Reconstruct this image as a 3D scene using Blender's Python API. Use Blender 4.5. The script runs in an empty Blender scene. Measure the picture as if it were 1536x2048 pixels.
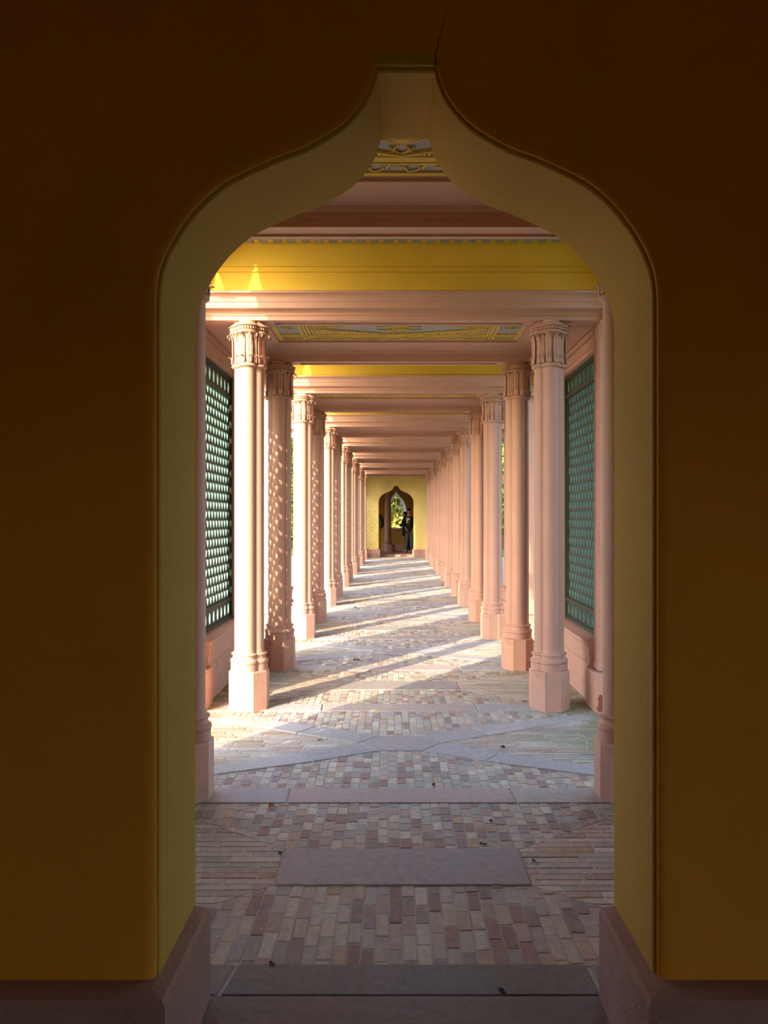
import bpy, bmesh, math, random
from mathutils import Vector, Matrix
random.seed(7)
S = bpy.context.scene
COL = S.collection
PI = math.pi

# ------------------------------------------------------------------ materials
def new_mat(name):
    m = bpy.data.materials.new(name); m.use_nodes = True
    nt = m.node_tree; b = nt.nodes['Principled BSDF']
    return m, nt, b

def paint(name, col, rough=0.75, var=0.10, scale=3.0, bump=0.15, bscale=60.0, dark=None, dscale=1.2, damt=0.0):
    """matte painted / plastered surface: base colour with soft blotches and a fine bump"""
    m, nt, b = new_mat(name)
    N, L = nt.nodes, nt.links
    tc = N.new('ShaderNodeTexCoord')
    n1 = N.new('ShaderNodeTexNoise'); n1.inputs['Scale'].default_value = scale; n1.inputs['Detail'].default_value = 6
    L.new(tc.outputs['Object'], n1.inputs['Vector'])
    r = N.new('ShaderNodeValToRGB')
    r.color_ramp.elements[0].position = 0.3; r.color_ramp.elements[1].position = 0.7
    r.color_ramp.elements[0].color = tuple(c*(1-var) for c in col)+(1,)
    r.color_ramp.elements[1].color = tuple(min(1, c*(1+var)) for c in col)+(1,)
    L.new(n1.outputs['Fac'], r.inputs['Fac'])
    out = r.outputs['Color']
    if dark:
        n3 = N.new('ShaderNodeTexNoise'); n3.inputs['Scale'].default_value = dscale; n3.inputs['Detail'].default_value = 9
        n3.inputs['Roughness'].default_value = 0.42
        L.new(tc.outputs['Object'], n3.inputs['Vector'])
        r3 = N.new('ShaderNodeValToRGB')
        r3.color_ramp.elements[0].position = 0.55; r3.color_ramp.elements[1].position = 0.75
        r3.color_ramp.elements[0].color = (0,0,0,1); r3.color_ramp.elements[1].color = (damt,)*3+(1,)
        L.new(n3.outputs['Fac'], r3.inputs['Fac'])
        mx = N.new('ShaderNodeMixRGB'); mx.inputs['Color2'].default_value = tuple(dark)+(1,)
        L.new(r3.outputs['Color'], mx.inputs['Fac']); L.new(out, mx.inputs['Color1'])
        out = mx.outputs['Color']
    L.new(out, b.inputs['Base Color'])
    b.inputs['Roughness'].default_value = rough
    n2 = N.new('ShaderNodeTexNoise'); n2.inputs['Scale'].default_value = bscale; n2.inputs['Detail'].default_value = 5
    L.new(tc.outputs['Object'], n2.inputs['Vector'])
    bp = N.new('ShaderNodeBump'); bp.inputs['Strength'].default_value = bump; bp.inputs['Distance'].default_value = 0.01
    L.new(n2.outputs['Fac'], bp.inputs['Height']); L.new(bp.outputs['Normal'], b.inputs['Normal'])
    return m

def attr_mat(name, rough=0.8, bump=0.3, bscale=90, moss=False, var=0.18):
    """colour comes from the brick / slab / leaf itself (one colour per piece) with fine wear"""
    m, nt, b = new_mat(name)
    N, L = nt.nodes, nt.links
    at = N.new('ShaderNodeAttribute'); at.attribute_name = 'Col'
    tc = N.new('ShaderNodeTexCoord')
    n1 = N.new('ShaderNodeTexNoise'); n1.inputs['Scale'].default_value = 25; n1.inputs['Detail'].default_value = 8
    n1.inputs['Roughness'].default_value = 0.7
    L.new(tc.outputs['Object'], n1.inputs['Vector'])
    r = N.new('ShaderNodeValToRGB')
    r.color_ramp.elements[0].position = 0.3; r.color_ramp.elements[1].position = 0.7
    r.color_ramp.elements[0].color = (1-var*1.6,)*3+(1,); r.color_ramp.elements[1].color = (1+var*0.5,)*3+(1,)
    L.new(n1.outputs['Fac'], r.inputs['Fac'])
    mx = N.new('ShaderNodeMixRGB'); mx.blend_type = 'MULTIPLY'; mx.inputs['Fac'].default_value = 1
    L.new(at.outputs['Color'], mx.inputs['Color1']); L.new(r.outputs['Color'], mx.inputs['Color2'])
    out = mx.outputs['Color']
    if moss:
        # green algae on the outer strips of the paving, beyond the columns
        sep = N.new('ShaderNodeSeparateXYZ'); L.new(tc.outputs['Object'], sep.inputs[0])
        ab = N.new('ShaderNodeMath'); ab.operation = 'ABSOLUTE'; L.new(sep.outputs['X'], ab.inputs[0])
        mr = N.new('ShaderNodeMapRange'); mr.inputs['From Min'].default_value = 0.85; mr.inputs['From Max'].default_value = 1.5
        L.new(ab.outputs[0], mr.inputs['Value'])
        n2 = N.new('ShaderNodeTexNoise'); n2.inputs['Scale'].default_value = 1.7; n2.inputs['Detail'].default_value = 7
        L.new(tc.outputs['Object'], n2.inputs['Vector'])
        r2 = N.new('ShaderNodeValToRGB'); r2.color_ramp.elements[0].position = 0.36; r2.color_ramp.elements[1].position = 0.60
        L.new(n2.outputs['Fac'], r2.inputs['Fac'])
        mu = N.new('ShaderNodeMath'); mu.operation = 'MULTIPLY'
        L.new(mr.outputs[0], mu.inputs[0]); L.new(r2.outputs['Color'], mu.inputs[1])
        m2 = N.new('ShaderNodeMixRGB'); m2.inputs['Color2'].default_value = (0.17, 0.19, 0.055, 1)
        L.new(mu.outputs[0], m2.inputs['Fac']); L.new(out, m2.inputs['Color1'])
        out = m2.outputs['Color']
    L.new(out, b.inputs['Base Color'])
    b.inputs['Roughness'].default_value = rough
    nb = N.new('ShaderNodeTexNoise'); nb.inputs['Scale'].default_value = bscale; nb.inputs['Detail'].default_value = 6
    L.new(tc.outputs['Object'], nb.inputs['Vector'])
    bp = N.new('ShaderNodeBump'); bp.inputs['Strength'].default_value = bump; bp.inputs['Distance'].default_value = 0.012
    L.new(nb.outputs['Fac'], bp.inputs['Height']); L.new(bp.outputs['Normal'], b.inputs['Normal'])
    return m

M = {}
M['pink'] = paint('pink_paint', (0.56, 0.325, 0.25), 0.6, 0.05, 2.5, 0.08, 40, dark=(0.51,0.285,0.21), dscale=3, damt=0.35)
M['pink_worn'] = paint('worn_pink_paint', (0.57, 0.33, 0.255), 0.65, 0.06, 4, 0.25, 60, dark=(0.42,0.20,0.13), dscale=7, damt=0.6)
M['pink_rough'] = paint('rough_pink_sandstone', (0.42, 0.25, 0.21), 0.85, 0.10, 6, 0.5, 70, dark=(0.35,0.20,0.15), dscale=5, damt=0.4)
M['carved'] = paint('carved_pink_paint', (0.55, 0.315, 0.235), 0.65, 0.08, 9, 0.35, 70, dark=(0.40,0.20,0.13), dscale=12, damt=0.45)
M['yellow'] = paint('yellow_plaster', (0.72, 0.50, 0.055), 0.8, 0.06, 1.8, 0.12, 45, dark=(0.60,0.36,0.03), dscale=1.6, damt=0.5)
M['ochre'] = paint('ochre_plaster', (0.74, 0.33, 0.022), 0.8, 0.07, 1.5, 0.25, 35, dark=(0.56,0.25,0.015), dscale=2.2, damt=0.5)
M['ochre_pale'] = paint('pale_ochre_plaster', (0.56, 0.345, 0.05), 0.8, 0.07, 1.5, 0.2, 35, dark=(0.58,0.37,0.05), dscale=2.2, damt=0.4)
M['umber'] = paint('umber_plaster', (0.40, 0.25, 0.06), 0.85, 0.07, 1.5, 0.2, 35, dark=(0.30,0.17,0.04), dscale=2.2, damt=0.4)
M['blue'] = paint('blue_grey_stucco', (0.36, 0.37, 0.40), 0.8, 0.10, 6, 0.2, 60)
M['gold'] = paint('yellow_stucco', (0.66, 0.47, 0.09), 0.75, 0.10, 8, 0.2, 60)
M['green'] = paint('green_painted_wood', (0.10, 0.22, 0.19), 0.5, 0.08, 6, 0.15, 50)
M['green_shaded'] = paint('shaded_green_paint', (0.030, 0.048, 0.034), 0.6, 0.12, 9, 0.2, 60)  # lattice green darkened in the colour, standing in for shade on its faces
M['mortar'] = paint('grey_mortar', (0.54, 0.52, 0.48), 0.95, 0.15, 12, 0.4, 80)
M['brick'] = attr_mat('old_brick', 0.85, 0.35, 70, moss=True)
M['slab'] = attr_mat('sandstone_slab', 0.7, 0.45, 22, moss=True, var=0.14)
M['bare'] = paint('bare_red_sandstone', (0.24, 0.085, 0.045), 0.95, 0.2, 18, 0.5, 60)
M['lead'] = paint('lead_flashing', (0.10, 0.13, 0.12), 0.5, 0.2, 8, 0.2, 40)
M['white_reveal'] = paint('white_limewash', (0.78, 0.74, 0.76), 0.8, 0.04, 3, 0.1, 40)
M['crack'] = paint('dark_crack', (0.05, 0.03, 0.01), 0.95, 0.1, 9, 0.1, 40)
M['roof'] = paint('roof_board', (0.50, 0.38, 0.22), 0.9, 0.1, 2, 0.1, 20)
M['ground'] = paint('lawn_grass', (0.10, 0.17, 0.035), 0.95, 0.35, 3, 0.6, 90, dark=(0.20,0.18,0.06), dscale=0.5, damt=0.6)
M['gravel'] = paint('pale_gravel', (0.46, 0.40, 0.31), 0.95, 0.2, 20, 0.6, 120)
M['bark'] = paint('bark', (0.13, 0.09, 0.06), 0.9, 0.3, 8, 0.8, 30)
M['leaf'] = attr_mat('leaf', 0.5, 0.1, 20, var=0.12)
M['skin'] = paint('skin', (0.52, 0.28, 0.19), 0.5, 0.04, 8, 0.05, 60)
M['black'] = paint('black_cloth', (0.012, 0.012, 0.014), 0.85, 0.2, 20, 0.2, 90)
M['dark_green'] = paint('dark_green_cloth', (0.014, 0.022, 0.020), 0.85, 0.2, 20, 0.2, 90)
M['navy'] = paint('navy_cloth', (0.015, 0.018, 0.045), 0.85, 0.2, 20, 0.2, 90)
M['denim'] = paint('grey_denim', (0.085, 0.10, 0.12), 0.85, 0.2, 25, 0.2, 120)
M['khaki'] = paint('khaki_cloth', (0.30, 0.22, 0.07), 0.85, 0.1, 20, 0.2, 90)
M['shoe'] = paint('pale_shoe', (0.62, 0.62, 0.60), 0.6, 0.05, 20, 0.1, 60)
M['hair'] = paint('dark_hair', (0.012, 0.009, 0.008), 0.6, 0.2, 40, 0.5, 80)
M['print'] = paint('white_print', (0.80, 0.80, 0.80), 0.7, 0.03, 20, 0.05, 60)
M['phone'] = paint('black_glass', (0.01, 0.01, 0.012), 0.2, 0.05, 20, 0.0, 60)

# ------------------------------------------------------------------ mesh helpers
class MB:
    def __init__(s): s.v = []; s.f = []; s.c = []; s.mi = []; s.cur = 0; s.col = None; s.sm = []; s.smooth = False
    def face(s, idx):
        s.f.append(tuple(idx)); s.mi.append(s.cur); s.c.append(s.col); s.sm.append(s.smooth)
    def add(s, pts, faces):
        o = len(s.v); s.v += [tuple(p) for p in pts]
        for f in faces: s.face([o+i for i in f])
        return o
    def box(s, x0, x1, y0, y1, z0, z1):
        x0, x1 = min(x0,x1), max(x0,x1)
        s.add([(x0,y0,z0),(x1,y0,z0),(x1,y1,z0),(x0,y1,z0),(x0,y0,z1),(x1,y0,z1),(x1,y1,z1),(x0,y1,z1)],
              [(0,3,2,1),(4,5,6,7),(0,1,5,4),(1,2,6,5),(2,3,7,6),(3,0,4,7)])
    def loft(s, loops, cap0=True, cap1=True, closed=True):
        """loops: list of equal-length point lists; skin them in order"""
        o = len(s.v); n = len(loops[0])
        for l in loops: s.v += [tuple(p) for p in l]
        for k in range(len(loops)-1):
            for i in range(n if closed else n-1):
                j = (i+1) % n
                s.face([o+k*n+i, o+k*n+j, o+(k+1)*n+j, o+(k+1)*n+i])
        sm = s.smooth; s.smooth = False
        if cap0: s.face([o+i for i in range(n)][::-1])
        if cap1: s.face([o+(len(loops)-1)*n+i for i in range(n)])
        s.smooth = sm
    def tube(s, pts, rad, n=8):
        loops = []
        for i, p in enumerate(pts):
            p = Vector(p)
            d = (Vector(pts[min(i+1,len(pts)-1)]) - Vector(pts[max(i-1,0)])).normalized()
            u = d.cross(Vector((0.13,0.21,0.97))).normalized(); w = d.cross(u)
            r = rad[i] if isinstance(rad, (list,tuple)) else rad
            loops.append([p + u*(r*math.cos(2*PI*k/n)) + w*(r*math.sin(2*PI*k/n)) for k in range(n)])
        s.loft(loops)
    def ball(s, c, r, nu=8, nv=6):
        c = Vector(c); rx, ry, rz = r if isinstance(r, (list,tuple)) else (r,r,r)
        loops = []
        for k in range(nv+1):
            a = -PI/2 + PI*k/nv
            cr = max(math.cos(a), 1e-3)
            loops.append([c + Vector((rx*cr*math.cos(2*PI*i/nu), ry*cr*math.sin(2*PI*i/nu), rz*math.sin(a))) for i in range(nu)])
        s.loft(loops)
    def build(s, name, mats, parent=None, loc=(0,0,0), fix=True):
        me = bpy.data.meshes.new(name)
        me.from_pydata(s.v, [], s.f)
        if not isinstance(mats, (list,tuple)): mats = [mats]
        for m in mats: me.materials.append(m)
        me.polygons.foreach_set('material_index', s.mi)
        me.polygons.foreach_set('use_smooth', s.sm)
        if any(c is not None for c in s.c):
            ca = me.color_attributes.new('Col', 'FLOAT_COLOR', 'CORNER')
            data = []
            for p in me.polygons:
                c = s.c[p.index] or (0.5,0.5,0.5)
                data += [c[0], c[1], c[2], 1.0]*p.loop_total
            ca.data.foreach_set('color', data)
        me.update()
        if fix:
            bm = bmesh.new(); bm.from_mesh(me)
            bmesh.ops.recalc_face_normals(bm, faces=bm.faces); bm.to_mesh(me); bm.free()
        if any(s.sm): me.set_sharp_from_angle(angle=math.radians(38))
        o = bpy.data.objects.new(name, me); COL.objects.link(o)
        o.location = loc
        if parent: o.parent = parent
        return o

def root(name, loc=(0,0,0), rz=0):
    o = bpy.data.objects.new(name, None); o.empty_display_size = 0.1
    COL.objects.link(o); o.location = loc; o.rotation_euler = (0,0,rz)
    return o
def tag(o, label, cat, group=None, kind='thing'):
    o['label'] = label; o['category'] = cat; o['kind'] = kind
    if group: o['group'] = group
    return o
def struct(o, label=None, cat=None):
    o['kind'] = 'structure'
    if label: o['label'] = label
    if cat: o['category'] = cat
    return o
def copy_tree(o, parent=None):
    kids = list(o.children)
    c = o.copy(); COL.objects.link(c)
    if parent: c.parent = parent
    for k in kids: copy_tree(k, c)
    return c
ORD = ['first','second','third','fourth','fifth','sixth','seventh','eighth','ninth','tenth','eleventh','twelfth','thirteenth','fourteenth']

# ------------------------------------------------------------------ layout numbers (metres; camera at y=0 looking along +y)
CX = 1.181                      # column rows at x = +-CX
WIDE, NARROW = 1.87, 1.55
YC = [4.04]
for k in range(13): YC.append(YC[-1] + (WIDE if k % 2 == 0 else NARROW))   # 14 columns a side
Y_A0, Y_A1 = 1.96, 2.34         # near archway wall
Y_B0, Y_B1 = YC[-1] + 1.70, YC[-1] + 2.08     # far archway wall
FLOOR_FAR = 0.08
Z_BEAM = 3.03
Z_ROOF = 4.2

# ------------------------------------------------------------------ archway walls
OUT = [(57,131),(60,143),(64,155),(72,177),(83,197),(100,220),(119,240),(139,256),(160,269),(186,284),(212,297),(257,313),(303,333),
       (346,354),(372,370),(394,388),(413,406),(429,424),(448,449),(463,473),(475,494),(484,514),(491,533),(496,553),(499,580),(500,610)]
PROFILE = [(a*0.001307, (1034.5-b)*0.001307+1.5) for a, b in OUT]
def refine(p):
    q = [p[0]]
    for i in range(len(p)-1):
        a, b, c, d = p[max(i-1,0)], p[i], p[i+1], p[min(i+2,len(p)-1)]
        for t in (0.5, 1.0):
            q.append(tuple(0.5*((2*b[k]) + (-a[k]+c[k])*t + (2*a[k]-5*b[k]+4*c[k]-d[k])*t*t + (-a[k]+3*b[k]-3*c[k]+d[k])*t**3) for k in range(2)))
    return q
PROFILE = refine(PROFILE)
def half_outline(off, zlow):
    """right half of the archway outline pushed outwards by off, apex first, then down to zlow"""
    pts = PROFILE + [(PROFILE[-1][0], zlow)]
    res = []
    for i, p in enumerate(pts):
        a = Vector(pts[max(i-1,0)]); b = Vector(pts[min(i+1,len(pts)-1)])
        d = (b-a).normalized(); n = Vector((-d.y, d.x))
        if n.x < 0 and n.y < 0: n = -n
        q = Vector(p) + n*off
        res.append((q.x, q.y))
    # keep the flat apex, offset upwards
    res[0] = (PROFILE[0][0] + off*0.55, PROFILE[0][1] + off)
    res[-1] = (PROFILE[-1][0] + off, zlow)
    for i in range(1, len(res)):      # height must fall, width must grow
        res[i] = (max(res[i][0], res[i-1][0]), min(res[i][1], res[i-1][1]-1e-5) if i < len(res) else res[i][1])
    return res
def arch_wall(name, y0, y1, W, ztop, zfloor, mat_front, mat_jamb):
    SEC = [(0.030,0.0),(0.022,0.0012),(0.014,0.0045),(0.008,0.010),(0.006,0.017),(0.014,0.019),(0.014,0.0255),(0.003,0.028),(0.0,0.034),(0.0,y1-y0)]
    mb = MB()
    for sgn in (1,-1):
        loops = []
        for off, dy in SEC:
            loops.append([(sgn*x, y0+dy, z) for x, z in half_outline(off, zfloor)])
        mb.smooth = True
        for k in range(len(loops)-1):
            mb.cur = 0 if k < 6 else 1
            mb.loft([loops[k], loops[k+1]], False, False, closed=False)
        mb.smooth = False
        for lp, mi in ((loops[0],0),(loops[-1],0)):
            mb.cur = mi
            y = lp[0][1]
            for i in range(len(lp)-1):
                a, b = lp[i], lp[i+1]
                mb.add([a, b, (sgn*W, y, b[2]), (sgn*W, y, a[2])], [(0,1,2,3)])
            mb.add([(0,y,lp[0][2]), lp[0], (sgn*W,y,lp[0][2]), (sgn*W,y,ztop), (0,y,ztop)], [(0,1,2,3,4)])
        mb.cur = 0
        mb.add([(sgn*W,y0,zfloor),(sgn*W,y1,zfloor),(sgn*W,y1,ztop),(sgn*W,y0,ztop)], [(0,1,2,3)])
    mb.cur = 1                                               # flat apex soffit
    aw = [(half_outline(off, zfloor)[0], dy) for off, dy in SEC]
    for k in range(len(aw)-1):
        (p, dy), (q, ey) = aw[k], aw[k+1]
        mb.add([(-p[0],y0+dy,p[1]),(p[0],y0+dy,p[1]),(q[0],y0+ey,q[1]),(-q[0],y0+ey,q[1])], [(0,1,2,3)])
    mb.cur = 0
    mb.add([(-W,y0,ztop),(W,y0,ztop),(W,y1,ztop),(-W,y1,ztop)], [(0,1,2,3)])
    return mb.build(name, [mat_front, mat_jamb], fix=False)

wall_near = struct(arch_wall('wall_front', Y_A0, Y_A1, 2.25, 4.4, 0.0, M['ochre'], M['ochre_pale']))
M['cream'] = paint('pale_yellow_plaster', (0.66, 0.54, 0.20), 0.8, 0.05, 1.5, 0.2, 35, dark=(0.58,0.42,0.10), dscale=2.2, damt=0.4)
wall_far = struct(arch_wall('wall_end', Y_B0, Y_B1, 2.6, 4.3, 0.0, M['cream'], M['yellow']))
for w, y0, y1, Wd, fw in ((wall_near, Y_A0, Y_A1, 2.25, 0.085), (wall_far, Y_B0, Y_B1, 2.6, 0.05)):
    for sg in (-1, 1):
        mb = MB()
        a, b = sg*0.605, sg*(Wd-0.03)
        h = 0.285; c = 0.012
        ring = lambda ins, z: [(a-(-sg)*ins*-1 if False else a+sg*ins, y0-fw+ins, z), (b, y0-fw+ins, z), (b, y1-0.005, z), (a+sg*ins, y1-0.005, z)]
        mb.loft([ring(0,0), ring(0,h-c), ring(c,h), ring(0.05,h+0.006)])
        mb.build('plinth', M['pink_rough'], w)['label'] = 'pink sandstone plinth block at the foot of the archway'
# hairline crack rising from the apex of the near arch
mb = MB()
cr = [(868,131),(870,120),(869,108),(873,96),(874,84),(880,72),(881,58),(887,44),(888,30),(893,12)]
cp = [((x-791)*0.001307-0.026, Y_A0-0.0005, (1034.5-y)*0.001307+1.5) for x, y in cr]
mb.tube(cp, [0.0022,0.0015,0.0013,0.0012,0.0011,0.0010,0.0009,0.0008,0.0007,0.0005], 5)
mb.build('plaster_crack', M['crack'], wall_near)

# near pavilion the camera stands in
def slab_wall(name, boxes, mat):
    mb = MB()
    for b in boxes: mb.box(*b)
    return struct(mb.build(name, mat))
PW = 2.25
slab_wall('wall_right', [(PW,PW+0.3,-2.5,-1.9,0,4.4),(PW,PW+0.3,-0.3,Y_A1,0,4.4),(PW,PW+0.3,-1.9,-0.3,0,0.3),(PW,PW+0.3,-1.9,-0.3,2.1,4.4)], M['ochre'])
slab_wall('wall_left', [(-PW-0.3,-PW,-2.5,Y_A1,0,4.4)], M['ochre'])
slab_wall('wall_back', [(-PW-0.3,PW+0.3,-2.8,-2.5,0,4.4)], M['ochre'])
slab_wall('ceiling', [(-PW-0.3,PW+0.3,-2.8,Y_A1,4.4,4.55)], M['ochre'])

# ------------------------------------------------------------------ columns
def foil(r, d, z, n=12, f=None):
    """quatrefoil loop: four round lobes of radius r set d from the axis"""
    pts = []
    for q in range(4):
        for i in range(n):
            dl = -PI/4 + (PI/2)*i/n
            rho = d*math.cos(dl) + math.sqrt(max(r*r-(d*math.sin(dl))**2, 1e-6))
            if f: rho += f(q, dl)
            th = q*PI/2 + dl
            pts.append((rho*math.cos(th), rho*math.sin(th), z))
    return pts
def foil_at(r, d, th):
    dl = (th + PI/4) % (PI/2) - PI/4
    return d*math.cos(dl) + math.sqrt(max(r*r-(d*math.sin(dl))**2, 1e-6))
R0, D0 = 0.0603, 0.0555
def make_column():
    t = root('column')
    mb = MB()                                                  # octagonal plinth
    def octa(ap, z): return [(ap/math.cos(PI/8)*math.cos(PI/8+k*PI/4), ap/math.cos(PI/8)*math.sin(PI/8+k*PI/4), z) for k in range(8)]
    mb.loft([octa(0.1475,0), octa(0.1475,0.297), octa(0.143,0.304), octa(0.13,0.306)])
    mb.build('plinth', M['pink_worn'], t)
    mb = MB(); mb.smooth = True                                # base mouldings
    prof = [(0.024,0.304),(0.024,0.356),(0.0205,0.3565),(0.0205,0.360)]
    for k in range(8): a = -PI/2 + PI*k/7; prof.append((0.0205+0.0085*math.cos(a), 0.376+0.016*math.sin(a)))
    prof += [(0.018,0.393),(0.0125,0.402),(0.0105,0.412),(0.0125,0.422)]
    for k in range(7): a = -PI/2 + PI*k/6; prof.append((0.0135+0.0075*math.cos(a), 0.431+0.0085*math.sin(a)))
    prof += [(0.005,0.441),(0.002,0.452),(0.0,0.47)]
    mb.loft([foil(R0+e*0.9, D0+e*0.25, z, 14) for e, z in prof])
    mb.build('base_moulding', M['pink_worn'], t)
    mb = MB(); mb.smooth = True
    mb.loft([foil(R0, D0, z, 16) for z in (0.46, 1.2, 1.95, 2.69)])
    mb.build('shaft', M['pink'], t)
    cap = None
    mb = MB(); mb.smooth = True                                # capital: astragal, bell, plate, lobed cap
    prof = [(0,2.664),(0.010,2.666),(0.018,2.675),(0.018,2.686),(0.010,2.698),(0.004,2.700),(0.004,2.76),(0.005,2.86),(0.010,2.915),(0.024,2.928),
            (0.031,2.930),(0.031,2.943),(0.018,2.950),(0.016,2.953),(0.022,2.956),(0.022,2.979),(0.037,2.982),(0.037,2.987),(0.028,2.996),(0.014,3.006),(0.008,3.016),(0.006,3.029)]
    mb.loft([foil(R0+e*0.9, D0+e*0.3, z, 12) for e, z in prof])
    cap = mb.build('capital', M['carved'], t)
    mb = MB()                                                  # two tiers of upright leaves with curling tips
    def leaf(th, z0, h, w, curl, lift):
        path = [(lift,0),(lift+0.004,0.18*h),(lift+0.004,0.5*h),(lift+0.004,0.78*h),(lift+0.010,0.92*h),(lift+0.010+0.45*curl,0.99*h),(lift+0.010+0.85*curl,0.985*h),(lift+0.010+curl,0.94*h),(lift+0.008+0.95*curl,0.89*h)]
        wd = [0.8,1,1,0.95,0.8,0.6,0.42,0.3,0.16]
        loops = []
        rad = Vector((math.cos(th), math.sin(th), 0)); tan = Vector((-math.sin(th), math.cos(th), 0))
        base = foil_at(R0, D0, th)
        jit = random.uniform(-0.003,0.003)
        for (o_, zz), ww in zip(path, wd):
            hw = w*0.5*ww
            wob = 1 + 0.10*math.sin(zz*260+th*7)
            rr = base + o_ + jit*0.3
            c = rad*rr + Vector((0,0,z0+zz))
            loops.append([c - tan*hw*wob - rad*0.003, c - tan*hw*0.4 + rad*0.0030, c - rad*0.0005, c + tan*hw*0.4 + rad*0.0030, c + tan*hw*wob - rad*0.003, c - rad*0.006])
        mb.loft(loops)
    for q in range(4):
        for dl in (-0.62,-0.22,0.22,0.62):
            leaf(q*PI/2+dl, 2.698, 0.228, 0.042 if abs(dl) < 0.5 else 0.034, 0.032 if abs(dl) < 0.5 else 0.024, 0.013)
        for dl in (-0.62,-0.22,0.22,0.62):
            leaf(q*PI/2+dl, 2.696, 0.056, 0.040 if abs(dl) < 0.5 else 0.034, 0.018, 0.019)
    mb.build('leaf_carving', M['carved'], cap)
    mb = MB(); mb.smooth = True                                # bead moulding under the cap
    for k in range(44):
        th = 2*PI*k/44
        rho = foil_at(R0+0.020, D0+0.007, th)
        mb.ball((rho*math.cos(th), rho*math.sin(th), 2.9675), (0.0105,0.0105,0.0125), 6, 5)
    mb.build('bead_moulding', M['carved'], cap)
    return t
col0 = make_column()
def nth(k): return ORD[k]
for si, sd in ((-1,'left'),(1,'right')):
    for k in range(14):
        if si == -1 and k == 0: c = col0
        else: c = copy_tree(col0)
        c.location = (si*CX + (0 if k else (0.024 if si > 0 else 0.012)), YC[k], 0)
        lab = f'pink clustered column, {ORD[k]} from the near archway in the {sd} row'
        if k == 0: lab = f'pink clustered column half hidden behind the {sd} jamb of the near archway'
        if k == 13: lab = f'last pink clustered column of the {sd} row, nearest the far archway'
        tag(c, lab, 'column', f'columns of the {sd} row')

# ------------------------------------------------------------------ crossbeams
def band(mb, pts, x0, x1, yc, sgn):
    """horizontal moulding: profile pts (outward offset, height), outward = sgn*y, run along x"""
    mb.loft([[(x0, yc+sgn*d, z) for d, z in pts], [(x1, yc+sgn*d, z) for d, z in pts]], True, True, closed=True)
HB = 0.085
CORN = [(0,Z_BEAM),(0,3.062),(0.010,3.065),(0.010,3.084)]
for k in range(5): a = PI/2*k/4; CORN.append((0.010+0.048*(1-math.cos(a)), 3.084+0.020*math.sin(a)))
CORN += [(0.075,3.104),(0.075,3.150),(0.082,3.152),(0.082,3.166)]
for k in range(6): a = PI/2*k/5; CORN.append((0.082+0.040*(1-math.cos(a)), 3.170+0.036*math.sin(a)))
CORN += [(0.128,3.208),(0.128,3.222),(0.0,3.238)]
XB = 1.56
def make_beam():
    """crossbeam on a pair of columns; +y local = its open, tall-bay side"""
    t = root('crossbeam')
    mb = MB()
    pts = [(-HB, Z_BEAM), (-0.05,Z_BEAM), (-0.05,Z_BEAM+0.012), (0.05,Z_BEAM+0.012), (0.05,Z_BEAM)]
    prof = [(d+HB, z) for d, z in CORN]
    full = pts + prof + [(-HB, 3.238)]
    mb.loft([[(-0.98,d,z) for d,z in full],[(0.98,d,z) for d,z in full]])
    full2 = [(-HB,Z_BEAM)] + prof + [(-HB,3.238)]
    for a, b in ((-XB-0.02,-0.98),(0.98,XB+0.02)):
        mb.loft([[(a,d,z) for d,z in full2],[(b,d,z) for d,z in full2]])
    mb.build('entablature', M['pink'], t)
    mb = MB()
    mb.box(-XB, XB, -HB, HB-0.005, 3.232, Z_ROOF)
    for z0, z1 in ((3.262,3.270),(3.405,3.413),(3.448,3.457)):
        mb.box(-XB, XB, HB-0.006, HB+0.006, z0, z1)
    mb.build('frieze_wall', M['yellow'], t)
    mb = MB(); mb.cur = 0
    mb.box(-XB, XB, HB-0.006, HB+0.058, 3.637, 3.655)
    n = 58; st = 2*XB/n
    for k in range(n):
        x = -XB + k*st; mb.cur = 1 if k % 2 else 0
        mb.box(x+0.004, x+st-0.004, HB, HB+0.052, 3.631, 3.638)
    mb.build('painted_moulding', [M['blue'], M['gold']], t)
    return t
beam0 = make_beam()
for k in range(14):
    b = beam0 if k == 0 else copy_tree(beam0)
    b.location = (0, YC[k], 0)
    b.rotation_euler = (0, 0, 0 if k % 2 == 0 else PI)
    tag(b, f'pink moulded crossbeam resting on the {ORD[k]} pair of columns from the near archway', 'beam', 'crossbeams of the arcade')

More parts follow.
